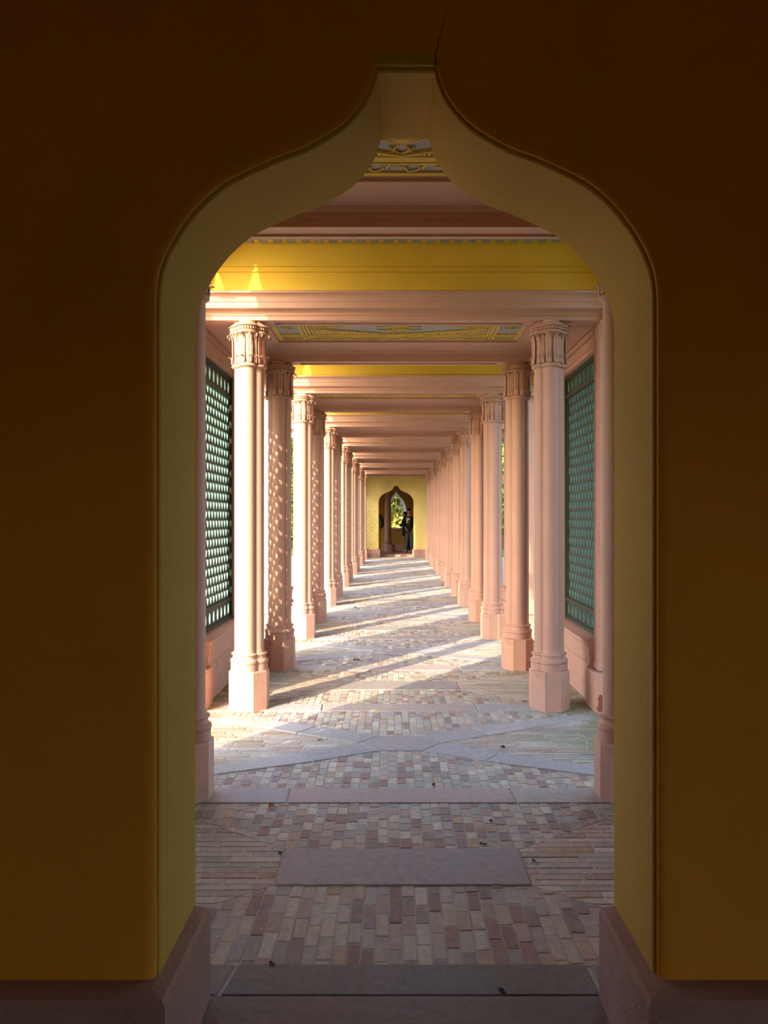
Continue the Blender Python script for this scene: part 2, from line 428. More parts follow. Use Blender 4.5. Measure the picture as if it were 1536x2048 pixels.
# ------------------------------------------------------------------ low painted ceilings over the narrow bays
def ornament(mb_gold, mb_blue, hx, y0, y1, z):
    """yellow stucco relief on a blue-grey ground, seen from below (z = ground height)"""
    yc = (y0+y1)/2; hy = (y1-y0)/2
    g = mb_gold
    def strip(x0,x1,a,b,t=0.008): g.box(x0,x1,a,b,z-t,z+0.001)
    # outer border and inner frame
    B0, B1, B2 = 0.042, 0.135, 0.215                # border, scroll strip, inner band (distances from the long edge)
    def along(d0, d1, t, x0=-hx+0.03, x1=hx-0.03):
        for s in (-1,1):
            a, b = yc+s*(hy-d0), yc+s*(hy-d1); strip(x0, x1, min(a,b), max(a,b), t)
    along(0, B0, 0.006, -hx, hx); along(B0-0.012, B0+0.001, 0.011)
    along(B1, B2, 0.010); along(B1+0.003, B1+0.016, 0.015); along(B2-0.020, B2-0.006, 0.014)
    for s in (-1,1):
        strip(s*hx, s*(hx-0.036), y0, y1)
        for xo, w in ((0.225,0.03),(0.265,0.022),(0.30,0.016)):
            strip(s*(hx-xo), s*(hx-xo-w), y0+0.026, y1-0.026, 0.011)
        for yy in (yc-0.55*hy, yc, yc+0.55*hy):
            for k in range(10):
                th = 2*PI*k/10
                g.ball((s*(hx-0.125)+0.042*math.cos(th), yy+0.032*math.sin(th), z-0.003), (0.014,0.010,0.007), 5, 4)
            g.ball((s*(hx-0.125), yy, z-0.004), (0.016,0.016,0.010), 6, 4)
    # running scroll along both long edges: linked C-curves with curled ends
    n = 9; xs = hx-0.33; st = 2*xs/n
    for s in (-1,1):
        ym = yc+s*(hy-(B0+B1)/2)
        for k in range(n):
            x = -xs + (k+0.5)*st
            for fl in (-1,1):
                cx = x + fl*st*0.25
                pts = []
                for i in range(12):
                    a = -0.35 + 4.1*i/11
                    rr = 1 - 0.045*i if i > 6 else 1
                    pts.append((cx+st*0.25*rr*math.cos(a), ym+fl*0.033*rr*math.sin(a), z-0.004))
                g.tube(pts, [0.003,0.005,0.007,0.008,0.009,0.009,0.009,0.008,0.007,0.007,0.008,0.009], 5)
    # striped triangles: ribs between the inner band and a diagonal rising away from the middle
    xi = hx-0.33; ybl = hy-B2; mx = max(0.05, hy-B2-0.01)
    for s in (-1,1):
        for sx in (-1,1):
            m = 34
            for k in range(m):
                u = (k+0.5)/m; x = sx*xi*u; ln = min(0.30*xi*u, mx)
                a = yc+s*ybl; b = yc+s*(ybl-ln)
                if ln > 0.012: g.box(x-0.0075, x+0.0075, min(a,b), max(a,b), z-0.009, z+0.001)
            g.tube([(0, yc+s*(ybl-0.002), z-0.006),(sx*xi, yc+s*(ybl-min(0.30*xi,mx)), z-0.006)], 0.011, 6)
        # small shell fan on a scrolled foot at the middle of each long side
        y_ = yc+s*(ybl-0.035)
        F = min(0.13, (ybl-0.10)*0.95)
        for k in range(13):
            a = -0.95 + 1.9*k/12
            if F > 0.03: g.tube([(0.010*math.sin(a), y_-s*0.075, z-0.006),(F*math.sin(a), y_-s*(0.075+F*math.cos(a)), z-0.007)], [0.003,0.0055], 5)
        for sx in (-1,1):
            g.tube([(0,y_+s*0.015,z-0.005),(sx*0.022,y_,z-0.006),(sx*0.038,y_-s*0.022,z-0.006),(sx*0.028,y_-s*0.045,z-0.006),(sx*0.010,y_-s*0.060,z-0.006),(sx*0.03,y_-s*0.085,z-0.006),(sx*0.09,y_-s*0.115,z-0.006),(sx*0.20,y_-s*0.150,z-0.006)], [0.004,0.006,0.006,0.005,0.005,0.006,0.007,0.004], 6)
            for k in range(4):
                g.ball((sx*(0.042+0.004*k), y_-s*(0.004+0.013*k), z-0.006), (0.010,0.006,0.006), 5, 4)
    mb_blue.add([(-hx,y0,z),(hx,y0,z),(hx,y1,z),(-hx,y1,z)], [(0,1,2,3)])
def bay_ceiling(y0, y1, first):
    HX = 1.37
    mb = MB()
    prof = [(0,Z_BEAM-0.001),(0,3.075),(0.014,3.078),(0.014,3.100),(0.028,3.104),(0.034,3.114)]
    for k in range(7):
        a = PI/2*k/6; prof.append((0.034+0.196*math.sin(a) if False else 0.034+0.196*(1-math.cos(a)), 3.114+0.050*math.sin(a)))
    prof += [(0.230,3.182),(0.248,3.182),(0.248,3.190)]
    loops = [[(-HX+i,y0+i,z),(HX-i,y0+i,z),(HX-i,y1-i,z),(-HX+i,y1-i,z)] for i, z in prof]
    mb.loft(loops, False, False)
    for s in (-1,1):                                            # side soffits out to the screens
        mb.box(s*HX, s*1.56, y0-HB*0, y1, Z_BEAM-0.001, 3.30)
    o = struct(mb.build('ceiling', M['pink'], fix=False))
    g, b = MB(), MB()
    ornament(g, b, HX-0.248, y0+0.248, y1-0.248, 3.190)
    b.build('ceiling_panel', M['blue'], o); g.build('stucco_ornament', M['gold'], o)
    mb = MB(); mb.box(-1.9 if first else -XB, 1.9 if first else XB, y0, y1, 3.30, Z_ROOF)
    mb.build('upper_wall', M['yellow'], o)
    return o
BAYS = [(Y_A1, YC[0])] + [(YC[k], YC[k+1]) for k in range(1,13,2)] + [(YC[13], Y_B0)]
for i, (a, b) in enumerate(BAYS):
    y0 = a if i == 0 else a+HB
    y1 = b if i == len(BAYS)-1 else b-HB
    bay_ceiling(y0+0.003, y1-0.003, i == 0)
mb = MB(); mb.box(-1.78, 1.78, Y_A1+0.01, Y_B0-0.01, Z_ROOF, Z_ROOF+0.12)
struct(mb.build('roof', M['roof']))

# ------------------------------------------------------------------ piers, lattice screens and side entablatures of the narrow bays
def make_pier():
    """square pier with rolled corners, local origin at its foot, centre of the pier"""
    t = root('pier')
    def cham(h, c, z): return [(h,-h+c,z),(h,h-c,z),(h-c,h,z),(-h+c,h,z),(-h,h-c,z),(-h,-h+c,z),(-h+c,-h,z),(h-c,-h,z)]
    mb = MB(); mb.loft([cham(0.155,0.05,0), cham(0.155,0.05,0.285), cham(0.147,0.05,0.296), cham(0.12,0.04,0.298)])
    mb.v = [(x, y*1.226, z) for x, y, z in mb.v]
    mb.build('plinth', M['pink_worn'], t)
    def shaft(z, e=0.0):
        h, pts = 0.160+e, []
        for q in range(4):
            R = Matrix.Rotation(q*PI/2, 2)
            loc = [(h,-h+0.075),(h-0.008,-h+0.083),(h-0.008,h-0.083),(h,h-0.075)]
            loc += [(h,h-0.052),(h-0.012,h-0.048)]
            for k in range(5):
                a = PI/2*k/4; loc.append((h-0.050+0.040*math.cos(a), h-0.050+0.040*math.sin(a)))
            loc += [(h-0.048,h-0.012),(h-0.052,h)]
            for p in loc:
                v = R @ Vector(p); pts.append((v.x, v.y, z))
        return pts
    mb = MB(); mb.loft([shaft(0.305,0.014), shaft(0.34,0.014), shaft(0.36), shaft(2.90), shaft(2.92,0.006), shaft(2.95,0.014), shaft(2.98,0.014)])
    mb.v = [(x*0.64, y*0.5625, z) for x, y, z in mb.v]
    mb.build('shaft', M['pink'], t)
    return t
PX = 1.655
PD = 0.09                      # half depth of a pier shaft along the arcade
def ring_cell(mb, outer, inner, tx, th):
    """flat plate cell in the local y-z plane with a hole; outer/inner are matching loops of (y,z)"""
    n = len(outer)
    o = len(mb.v)
    for x in (-tx, tx):
        mb.v += [(x,y,z) for y,z in outer] + [(x,y,z) for y,z in inner]
    for i in range(n):
        j = (i+1) % n
        mb.cur = 0
        mb.face([o+i, o+j, o+n+j, o+n+i]); mb.face([o+2*n+j, o+2*n+i, o+3*n+i, o+3*n+j])
        mb.cur = 1
        mb.face([o+n+i, o+n+j, o+3*n+j, o+3*n+i])
def make_screen(L):
    """green timber lattice screen of length L (local y from 0), standing on its sill wall"""
    t = root('lattice_screen')
    z0, z1 = 0.515, 2.865
    mb = MB(); tx = 0.0105
    yb, ye = 0.095, L-0.095
    zb, ze = 0.725, 2.650
    ny = round((ye-yb)/0.112); a = (ye-yb)/ny
    nz = round((ze-zb)/0.084); b = (ze-zb)/nz
    cl = lambda p: (min(max(p[0],yb),ye), min(max(p[1],zb),ze))
    SQ = [(1,0),(1,0.5),(1,1),(0.5,1),(0,1),(-0.5,1),(-1,1),(-1,0.5),(-1,0),(-1,-0.5),(-1,-1),(-0.5,-1),(0,-1),(0.5,-1),(1,-1),(1,-0.5)]
    for j in range(nz):
        for i in range(ny + (j % 2)):
            cy = yb + (i + (0.0 if j % 2 else 0.5))*a; cz = zb + (j+0.5)*b
            out, inn = [], []
            for u, v in SQ:
                out.append(cl((cy+u*a/2, cz+v*b/2)))
                wf = 0.10+0.90*((v+1)/2)**0.8                  # wide at the top, running to a point at the foot
                hook = 0.06*abs(u)**2*max(v,0)
                inn.append(cl((cy+u*0.385*a*wf, cz+b*(v*0.40+hook-0.04*(1-abs(u))*(v < -0.9)))))
            ring_cell(mb, out, inn, tx, 0)
    def ellipse_cell(ya, yb_, za, zb_, ry, rz):
        cy, cz = (ya+yb_)/2, (za+zb_)/2; hy, hz = (yb_-ya)/2, (zb_-za)/2
        out, inn = [], []
        for k in range(16):
            th = 2*PI*k/16
            c, s = math.cos(th), math.sin(th); m = max(abs(c), abs(s))
            out.append((cy+hy*c/m, cz+hz*s/m)); inn.append((cy+ry*c, cz+rz*s))
        ring_cell(mb, out, inn, tx, 0)
    nb = round((L-0.06)/0.138); st = (L-0.06)/nb
    for k in range(nb):
        y = 0.03+k*st
        ellipse_cell(y, y+st, 0.545, 0.690, 0.030, 0.055)
        ellipse_cell(y, y+st, 2.685, 2.830, 0.030, 0.055)
    mz = 12; sz = (2.655-0.720)/mz
    for k in range(mz):
        z = 0.720+k*sz
        ellipse_cell(0.03, 0.09, z, z+sz, 0.021, 0.052)
        ellipse_cell(L-0.09, L-0.03, z, z+sz, 0.021, 0.052)
    mb.build('lattice', [M['green_shaded'], M['green']], t, fix=False)  # plate faces in the shade-darkened green, hole sides in the lighter green
    mb = MB()
    w = 0.026
    mb.box(-w,w,0,L,z0,0.548); mb.box(-w,w,0,L,2.828,z1)
    mb.box(-w,w,0.03,L-0.03,0.688,0.724); mb.box(-w,w,0.03,L-0.03,2.651,2.687)
    mb.box(-w,w,0,0.032,0.548,2.828); mb.box(-w,w,L-0.032,L,0.548,2.828)
    mb.box(-0.020,0.020,0.088,0.098,0.724,2.651); mb.box(-0.020,0.020,L-0.098,L-0.088,0.724,2.651)
    mb.build('frame', M['green_shaded'], t)
    return t
def make_sill(L, ex=0.02):
    """low pink wall with moulded sill under a screen; local x towards the garden"""
    t = root('parapet')
    g_ = 0.105 if ex else 0.0
    mb = MB(); mb.box(-0.08,0.12,g_,L-g_,0,0.31); mb.box(-0.081,-0.079,L*0.48,L*0.484,0.0,0.30)
    mb.build('dado', M['pink_worn'], t)
    mb = MB()
    pr = [(-0.08,0.300),(-0.100,0.322),(-0.100,0.40),(-0.106,0.405),(-0.106,0.455),(-0.116,0.465),(-0.122,0.490),(-0.120,0.503),(-0.03,0.516),(0.05,0.516),(0.14,0.50),(0.14,0.30)]
    pe = [(x if x < -0.02 else -0.02, z) for x, z in pr]
    mb.loft([[(x,0,z) for x,z in pr],[(x,L,z) for x,z in pr]])
    if ex:
        for ya, yb_ in ((-ex,0),(L,L+ex)): mb.loft([[(x,ya,z) for x,z in pe],[(x,yb_,z) for x,z in pe]])
    mb.build('sill', M['pink'], t)
    return t
def make_side_ent(L, lo=0.27, hi=0.27):
    t = root('side_entablature')
    mb = MB()
    e = 0.17
    mb.box(-0.105, 0.17, 0.018, L-0.018, 2.866, 2.984)                 # over the screen, between the piers
    mb.box(-0.120, 0.17, 0.018, L-0.018, 2.905, 2.975)
    def lay(o, z0, z1): mb.box(-0.135, 0.17+o, -lo-o*(lo>0), L+hi+o*(hi>0), z0, z1)
    lay(0.0,2.982,3.028)
    def lay2(o, z0, z1):
        mb.box(-0.10, 0.17+o, -lo-o*(lo>0), L+hi+o*(hi>0), z0, z1)
    lay2(0.0,3.02,3.075); lay2(0.012,3.075,3.115); lay2(0.045,3.115,3.130); lay2(0.055,3.13,3.195); lay2(0.075,3.195,3.235)
    mb.build('moulded_beam', M['pink'], t)
    mb = MB(); mb.box(-0.10, 0.26, -lo-0.085*(lo>0), L+hi+0.085*(hi>0), 3.235, 3.248)
    mb.build('roof_flashing', M['lead'], t)
    return t
def make_finial():
    t = root('finial')
    mb = MB(); mb.smooth = True
    prof = [(0.10,0),(0.10,0.04),(0.07,0.05),(0.05,0.075),(0.055,0.09),(0.095,0.14),(0.115,0.20),(0.105,0.25),(0.06,0.285),(0.045,0.30),(0.06,0.32),(0.035,0.36),(0.012,0.385)]
    mb.loft([[(r*math.cos(2*PI*k/16), r*math.sin(2*PI*k/16), z) for k in range(16)] for r, z in prof])
    mb.build('urn', M['carved'], t)
    mb = MB()
    for k in range(10):
        th = 2*PI*k/10; c, s = math.cos(th), math.sin(th)
        mb.tube([(0.07*c,0.07*s,0.09),(0.115*c,0.115*s,0.15),(0.13*c,0.13*s,0.21),(0.15*c,0.15*s,0.225),(0.155*c,0.155*s,0.205)], [0.02,0.022,0.018,0.011,0.006], 6)
    mb.build('leaf_carving', M['carved'], t)
    return t
used = set()
def inst(proto, key):
    if key not in used:
        used.add(key); return proto
    return copy_tree(proto)
LS = NARROW - 2*PD
L_A = BAYS[0][1]-PD-BAYS[0][0]; L_B = BAYS[-1][1]-BAYS[-1][0]-PD
def make_side_arch(L):
    """yellow wall over the open side of a tall bay, pierced by an ogee arch; local y from 0 to L, x through the wall"""
    t = root('side_arch')
    c = L/2
    half = [(0.012,4.13),(0.032,4.06),(0.060,3.97),(0.095,3.86),(0.14,3.74),(0.185,3.62),(0.205,3.52),(0.215,3.44),(0.26,3.47),(0.29,3.56),(0.34,3.64),
            (0.41,3.67),(0.48,3.64),(0.54,3.56),(0.57,3.44),(0.575,3.30),(0.575,3.12)]
    mb = MB()
    for x in (-0.06,0.06):
        mb.add([(x,c+y,z) for y,z in half] + [(x,L,3.12),(x,L,Z_ROOF),(x,0,Z_ROOF),(x,0,3.12)] + [(x,c-y,z) for y,z in half[::-1]], [tuple(range(2*len(half)+4))])
    for sg in (1,-1):
        mb.loft([[(-0.06,c+sg*y,z) for y,z in half],[(0.06,c+sg*y,z) for y,z in half]], False, False, closed=False)
        mb.add([(-0.06,c+sg*0.575,3.12),(0.06,c+sg*0.575,3.12),(0.06,c+sg*L/2,3.12),(-0.06,c+sg*L/2,3.12)], [(0,1,2,3)])
        mb.add([(-0.06,c+sg*L/2,3.12),(0.06,c+sg*L/2,3.12),(0.06,c+sg*L/2,Z_ROOF),(-0.06,c+sg*L/2,Z_ROOF)], [(0,1,2,3)])
    mb.add([(-0.06,c-0.012,4.13),(0.06,c-0.012,4.13),(0.06,c+0.012,4.13),(-0.06,c+0.012,4.13)], [(0,1,2,3)])
    mb.box(-0.06,0.06,-0.20,-0.001,3.262,Z_ROOF); mb.box(-0.06,0.06,L+0.001,L+0.20,3.262,Z_ROOF)
    mb.build('arched_wall', M['yellow'], t, fix=False)
    return t
protos = {'pier': make_pier(), 'screen': make_screen(LS), 'sill': make_sill(LS), 'ent': make_side_ent(LS), 'fin': make_finial(),
          'screenA': make_screen(L_B), 'sillA': make_sill(L_B, 0), 'arch': make_side_arch(WIDE-2*HB)}
NM = {'screen':'green lattice screen','sill':'low pink wall with sill','ent':'pink moulded beam above the lattice'}
CT = {'screen':'screen','sill':'wall','ent':'beam'}
GR = {'screen':'lattice screens','sill':'low walls under the screens','ent':'beams above the screens'}
for sx, sd in ((-1,'left'),(1,'right')):
    for k in range(14):
        p = inst(protos['pier'], 'pier'); p.location = (sx*PX, YC[k], 0)
        tag(p, f'square pink pier on the garden side of the {ORD[k]} column in the {sd} row', 'pier', f'piers along the {sd} side')
        if sx == 1 and k == 1:
            mb = MB()
            p0, p1 = Vector((-0.1555, -0.129)), Vector((-0.105, -0.1905))
            n_ = Vector((-0.06,-0.06)).normalized()*0.0015
            pts = []
            for u, z in ((0.42,0.0),(0.36,0.03),(0.50,0.035),(0.55,0.07),(0.48,0.10),(0.62,0.125),(0.86,0.135),(1.0,0.12),(1.0,0.0)):
                q = p0.lerp(p1, u) + n_; pts.append((q.x, q.y, z+0.012))
            q2 = [(x+0.001,y+0.004,z) for x,y,z in pts]
            mb.loft([q2, pts]); mb.build('bare_stone_patch', M['bare'], p)['label'] = 'rust-brown patch where the paint has peeled'
    for i, (a, b) in enumerate(BAYS):
        first, last = i == 0, i == len(BAYS)-1
        ys = a if first else a+PD
        L = L_A if first else (L_B if last else LS)
        where = 'beside the near archway' if first else ('beside the far archway' if last else f'between {ORD[2*i-1]} and {ORD[2*i]} columns')
        for key, xx in (('screen',1.66),('sill',1.62),('ent',1.70)):
            if key == 'ent':
                if first: o = make_side_ent(L, *((0, 0.27) if sx == 1 else (0.27, 0)))
                elif last: o = make_side_ent(L, *((0.27, 0) if sx == 1 else (0, 0.27)))
                else: o = inst(protos[key], key)
            elif first: o = make_sill(L, 0) if key == 'sill' else make_screen(L)
            elif last: o = inst(protos[key+'A'], key+'A')
            else: o = inst(protos[key], key)
            o.location = (sx*xx, ys if sx == 1 else ys+L, 0)
            o.rotation_euler = (0,0,0 if sx == 1 else PI)
            tag(o, f'{NM[key]} on the {sd} side, {where}', CT[key], f'{GR[key]} on the {sd} side')
        for yy, kk in ((a, 2*i-1), (b, 2*i)):
            if kk in (1,2,3,4,5):
                f = inst(protos['fin'], 'fin'); f.location = (sx*1.885, yy, 3.248)
                tag(f, f'carved pink finial on the roof edge beside the {ORD[kk]} column, {sd} side', 'finial', f'finials of the {sd} side')
    for k in range(0,14,2):
        o = inst(protos['arch'], 'arch')
        L = WIDE-2*HB
        o.location = (sx*1.70, YC[k]+HB if sx == 1 else YC[k]+HB+L, 0); o.rotation_euler = (0,0,0 if sx == 1 else PI)
        tag(o, f'yellow arched wall high on the {sd} side between {ORD[k]} and {ORD[k+1]} columns', 'arch', f'high side arches of the {sd} side')

# ------------------------------------------------------------------ floor: brick fields and stone slabs
def clip(poly, x0, y0, x1, y1):
    """keep the part of poly left of the directed line"""
    res = []
    side = lambda p: (x1-x0)*(p[1]-y0)-(y1-y0)*(p[0]-x0)
    for i in range(len(poly)):
        a, b = poly[i], poly[(i+1)%len(poly)]
        sa, sb = side(a), side(b)
        if sa >= 0: res.append(a)
        if (sa >= 0) != (sb >= 0):
            t = sa/(sa-sb); res.append((a[0]+(b[0]-a[0])*t, a[1]+(b[1]-a[1])*t))
    return res
def clip_zone(poly, zone):
    for i in range(len(zone)):
        a, b = zone[i], zone[(i+1)%len(zone)]
        poly = clip(poly, a[0],a[1],b[0],b[1])
        if len(poly) < 3: return None
    return poly
def jitc(c, j=0.06):
    k = 1+random.uniform(-j,j)*1.6
    return tuple(min(1,max(0.02, x*k*(1+random.uniform(-j,j)*0.4))) for x in c)
PAL_L = [((0.62,0.57,0.47),3),((0.55,0.45,0.38),2.6),((0.42,0.30,0.265),1.8),((0.50,0.485,0.45),3.2),((0.40,0.335,0.325),1.5),((0.57,0.44,0.32),0.8),((0.66,0.62,0.54),1.6)]
PAL_T = [((0.63,0.57,0.49),3),((0.57,0.46,0.385),2.6),((0.50,0.38,0.31),1.2),((0.53,0.50,0.45),2.4),((0.67,0.62,0.55),1.8),((0.50,0.40,0.29),0.7)]
def pick(p):
    r = random.uniform(0, sum(w for _, w in p))
    for c, w in p:
        r -= w
        if r <= 0: return c
    return p[-1][0]
brick = MB()
def emit(poly, col):
    h = random.uniform(-0.003, 0.0)
    n = len(poly); o = len(brick.v)
    cx = sum(p[0] for p in poly)/n; cy = sum(p[1] for p in poly)/n
    ins = [(p[0]+(cx-p[0])*0.06, p[1]+(cy-p[1])*0.06) for p in poly]
    brick.v += [(x,y,h) for x,y in ins] + [(x,y,h-0.003) for x,y in poly] + [(x,y,-0.02) for x,y in poly]
    brick.col = col
    brick.face([o+i for i in range(n)])
    for i in range(n):
        j = (i+1)%n
        brick.face([o+n+i,o+n+j,o+j,o+i]); brick.face([o+2*n+i,o+2*n+j,o+n+j,o+n+i])
def fill(zone, mode, pal, bw=0.057, bl=0.112, gap=0.006):
    xs = [p[0] for p in zone]; ys = [p[1] for p in zone]
    u0, u1, v0, v1 = (min(xs),max(xs),min(ys),max(ys)) if mode == 'L' else (min(ys),max(ys),min(xs),max(xs))
    u = u0
    while u < u1:
        w = bw*random.uniform(0.94,1.06)
        v = v0 - random.uniform(0,bl)
        while v < v1:
            l = bl*random.uniform(0.85,1.12)
            a, b, c, d = u+gap/2, u+w-gap/2, v+gap/2, v+l-gap/2
            poly = [(a,c),(b,c),(b,d),(a,d)] if mode == 'L' else [(c,a),(d,a),(d,b),(c,b)]
            poly = clip_zone(poly, zone)
            if poly:
                ar = abs(sum(poly[i][0]*poly[(i+1)%len(poly)][1]-poly[(i+1)%len(poly)][0]*poly[i][1] for i in range(len(poly))))/2
                if ar > 0.0006: emit(poly, jitc(pick(pal)))
            v += l
        u += w
floor = MB()
FX = 1.62
floor.box(-FX, FX, Y_A0-0.1, Y_B1, -0.06, -0.0045)
floor_o = struct(floor.build('floor', M['mortar']))
SL = [(0.50,0.49,0.50),(0.48,0.475,0.48),(0.51,0.48,0.48),(0.46,0.46,0.475)]
SLP = [(0.50,0.425,0.41),(0.48,0.41,0.40),(0.47,0.435,0.425)]
def slab(poly, col, top=0.004):
    mb = MB(); mb.col = col
    n = len(poly)
    cx = sum(p[0] for p in poly)/n; cy = sum(p[1] for p in poly)/n
    def shr(d, z):
        out = []
        for x, y in poly:
            v = Vector((cx-x, cy-y)); L_ = max(v.length,1e-6); out.append((x+v.x/L_*d, y+v.y/L_*d, z))
        return out
    mb.loft([shr(0.003,-0.03), shr(0.003,top-0.006), shr(0.010,top)])
    return mb.build('stone_slab', M['slab'], floor_o)
def threshold(y0, y1, joint=0.6):
    slab([(-FX,y0),(-joint,y0),(-joint-0.01,y1),(-FX,y1)], jitc(random.choice(SL)))
    slab([(-joint,y0),(joint+0.01,y0),(joint,y1),(-joint-0.01,y1)], jitc(random.choice(SLP)))
    slab([(joint+0.01,y0),(FX,y0),(FX,y1),(joint,y1)], jitc(random.choice(SL)))
def narrow_floor(y0, y1, edge_l=None):
    yc = (y0+y1)/2; hx, hy = 0.53, 0.168
    s = 0.70                                                   # dz/dx of the diagonal joints
    xa = hx + (yc-hy-y0)/s
    slab([(-hx,yc-hy),(hx,yc-hy),(hx,yc+hy),(-hx,yc+hy)], jitc((0.41,0.39,0.405)))
    xo = min(FX, xa); ye = yc-hy-(xo-hx)*s
    near = [(-FX,y0),(FX,y0)] + ([(FX,ye)] if ye > y0+1e-4 else []) + [(xo,ye)] if False else None
    zn = [(-xo,max(ye,y0)),(-xo,y0),(xo,y0),(xo,max(ye,y0)),(hx,yc-hy),(-hx,yc-hy)]
    def dedupe(z):
        out = []
        for p in z:
            if not out or (abs(p[0]-out[-1][0])+abs(p[1]-out[-1][1])) > 1e-5: out.append(p)
        return out
    fill(dedupe(zn), 'L', PAL_L, 0.051, 0.150 if y0 < 3 else 0.100)
    zf = [(p[0], 2*yc-p[1]) for p in zn][::-1]
    fill(dedupe(zf), 'L', PAL_L, 0.052, 0.095)
    for sg in (-1,1):
        z = [(sg*hx,yc-hy),(sg*xo,max(ye,y0))] + ([(sg*FX,y0)] if xo < FX-1e-4 else []) + ([(sg*FX,2*yc-y0)] if xo < FX-1e-4 else []) + [(sg*xo,2*yc-max(ye,y0)),(sg*hx,yc+hy)]
        if sg < 0: z = z[::-1]
        fill(dedupe(z), 'T', PAL_T, 0.050, 0.235)
def wide_floor(y0, y1):
    yc = (y0+y1)/2; X = FX
    hv, ht, hd = 0.275, 0.14, 0.165                # centre slab: side points, and the ends of its near and far edges
    s = (2*(yc-y0) - hd)/((X-ht)+(X-hv))           # the cross runs out to the corners of the bay
    for sx in (-1,1):
        for sy in (-1,1):
            up = lambda x: (sx*x, max(y0,min(y1,yc+sy*(hd+s*(x-ht)))))
            lo = lambda x: (sx*x, yc+sy*s*(x-hv))
            cuts = [0, 0.62+random.uniform(-0.06,0.06), X]
            for a, b in zip(cuts, cuts[1:]):
                pa = [lo(hv), lo(b+0.06), up(b-0.06), up(ht)] if a == 0 else [lo(a+0.06), lo(b), up(b), up(a-0.06)]
                if sx*sy < 0: pa = pa[::-1]
                slab(pa, jitc(random.choice(SL)))
    slab([(-hv,yc),(-ht,yc-hd),(ht,yc-hd),(hv,yc),(ht,yc+hd),(-ht,yc+hd)], jitc((0.49,0.455,0.455)), 0.0045)
    fill([(-X,y0),(X,y0),(0.06,yc-0.08),(-0.06,yc-0.08)], 'L', PAL_L, 0.052, 0.095)
    fill([(X,y1),(-X,y1),(-0.06,yc+0.08),(0.06,yc+0.08)], 'L', PAL_L, 0.052, 0.095)
    fill([(X,y0),(X,y1),(0.15,yc)], 'T', PAL_T, 0.050, 0.24)
    fill([(-X,y1),(-X,y0),(-0.15,yc)], 'T', PAL_T, 0.050, 0.24)
TH = 0.105
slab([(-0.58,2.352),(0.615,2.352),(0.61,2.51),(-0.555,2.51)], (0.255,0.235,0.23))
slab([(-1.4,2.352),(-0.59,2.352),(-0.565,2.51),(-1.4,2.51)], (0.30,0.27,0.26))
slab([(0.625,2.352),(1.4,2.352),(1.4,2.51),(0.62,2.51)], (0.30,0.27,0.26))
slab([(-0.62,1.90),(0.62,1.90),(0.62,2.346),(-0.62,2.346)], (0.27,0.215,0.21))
for i, (a, b) in enumerate(BAYS):
    y0 = 2.51 if i == 0 else a+TH
    y1 = b-TH if i < len(BAYS)-1 else b-0.04
    narrow_floor(y0, y1)
for k in range(0,14,2): wide_floor(YC[k]+TH, YC[k+1]-TH)
for k in range(14): threshold(YC[k]-TH, YC[k]+TH)
brick.build('brick_paving', M['brick'], floor_o, fix=False)
# near pavilion floor
mb = MB(); mb.box(-PW-0.3,PW+0.3,-2.8,Y_A0-0.06,-0.06,0.0)
struct(mb.build('floor', M['slab'])); 
# far pavilion floor, a step higher
mb = MB(); mb.box(-2.6,2.6,Y_B1+0.02,Y_B1+4.4,-0.05,FLOOR_FAR)
struct(mb.build('floor', M['pink_rough']))

# ------------------------------------------------------------------ far pavilion room
YW = Y_B1 + 3.2      # window wall
def window_wall():
    mb = MB()
    def outl(hw, zs, zt):      # ogee window half outline, apex first
        sh = [(0.0,1.0),(0.10,0.955),(0.22,0.90),(0.36,0.85),(0.58,0.79),(0.78,0.71),(0.92,0.61),(0.99,0.50),(1.0,0.42)]
        return [(hw*a, zs+(zt-zs)*b) for a, b in sh] + [(hw, zs)]
    A = outl(0.43, 1.03, 2.62); B = outl(0.325, 1.05, 2.50)
    W, zt = 2.6, 4.3
    for sg in (1,-1):
        for lp, y in ((A,YW),(B,YW+0.35)):
            for p, q in zip(lp, lp[1:]):
                mb.add([(sg*p[0],y,p[1]),(sg*q[0],y,q[1]),(sg*W,y,q[1]),(sg*W,y,p[1])], [(0,1,2,3)])
            mb.add([(0,y,lp[0][1]),(sg*W,y,lp[0][1]),(sg*W,y,zt),(0,y,zt)], [(0,1,2,3)])
            mb.add([(0,y,lp[-1][1]),(sg*W,y,lp[-1][1]),(sg*W,y,0),(0,y,0)], [(0,1,2,3)])
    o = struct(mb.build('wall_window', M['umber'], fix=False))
    mb = MB()
    for sg in (1,-1):
        mb.loft([[(sg*x,YW,z) for x,z in A],[(sg*x,YW+0.35,z) for x,z in B]], False, False, closed=False)
    mb.build('window_reveal', M['white_reveal'], o, fix=False)
    mb = MB(); mb.box(-0.52,0.52,YW-0.06,YW+0.36,0.96,1.035); mb.build('window_sill', M['pink_rough'], o)
    mb = MB(); mb.box(-2.6,2.6,YW-0.05,YW+0.01,FLOOR_FAR,FLOOR_FAR+0.30); mb.build('plinth', M['pink_rough'], o)
    return o
window_wall()
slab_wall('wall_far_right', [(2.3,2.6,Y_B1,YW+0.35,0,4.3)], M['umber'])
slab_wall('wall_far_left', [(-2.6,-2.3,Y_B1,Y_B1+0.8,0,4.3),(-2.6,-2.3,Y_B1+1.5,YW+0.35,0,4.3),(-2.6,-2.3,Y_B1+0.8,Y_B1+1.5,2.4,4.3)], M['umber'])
slab_wall('ceiling', [(-2.6,2.6,Y_B0,YW+0.35,4.3,4.45)], M['umber'])
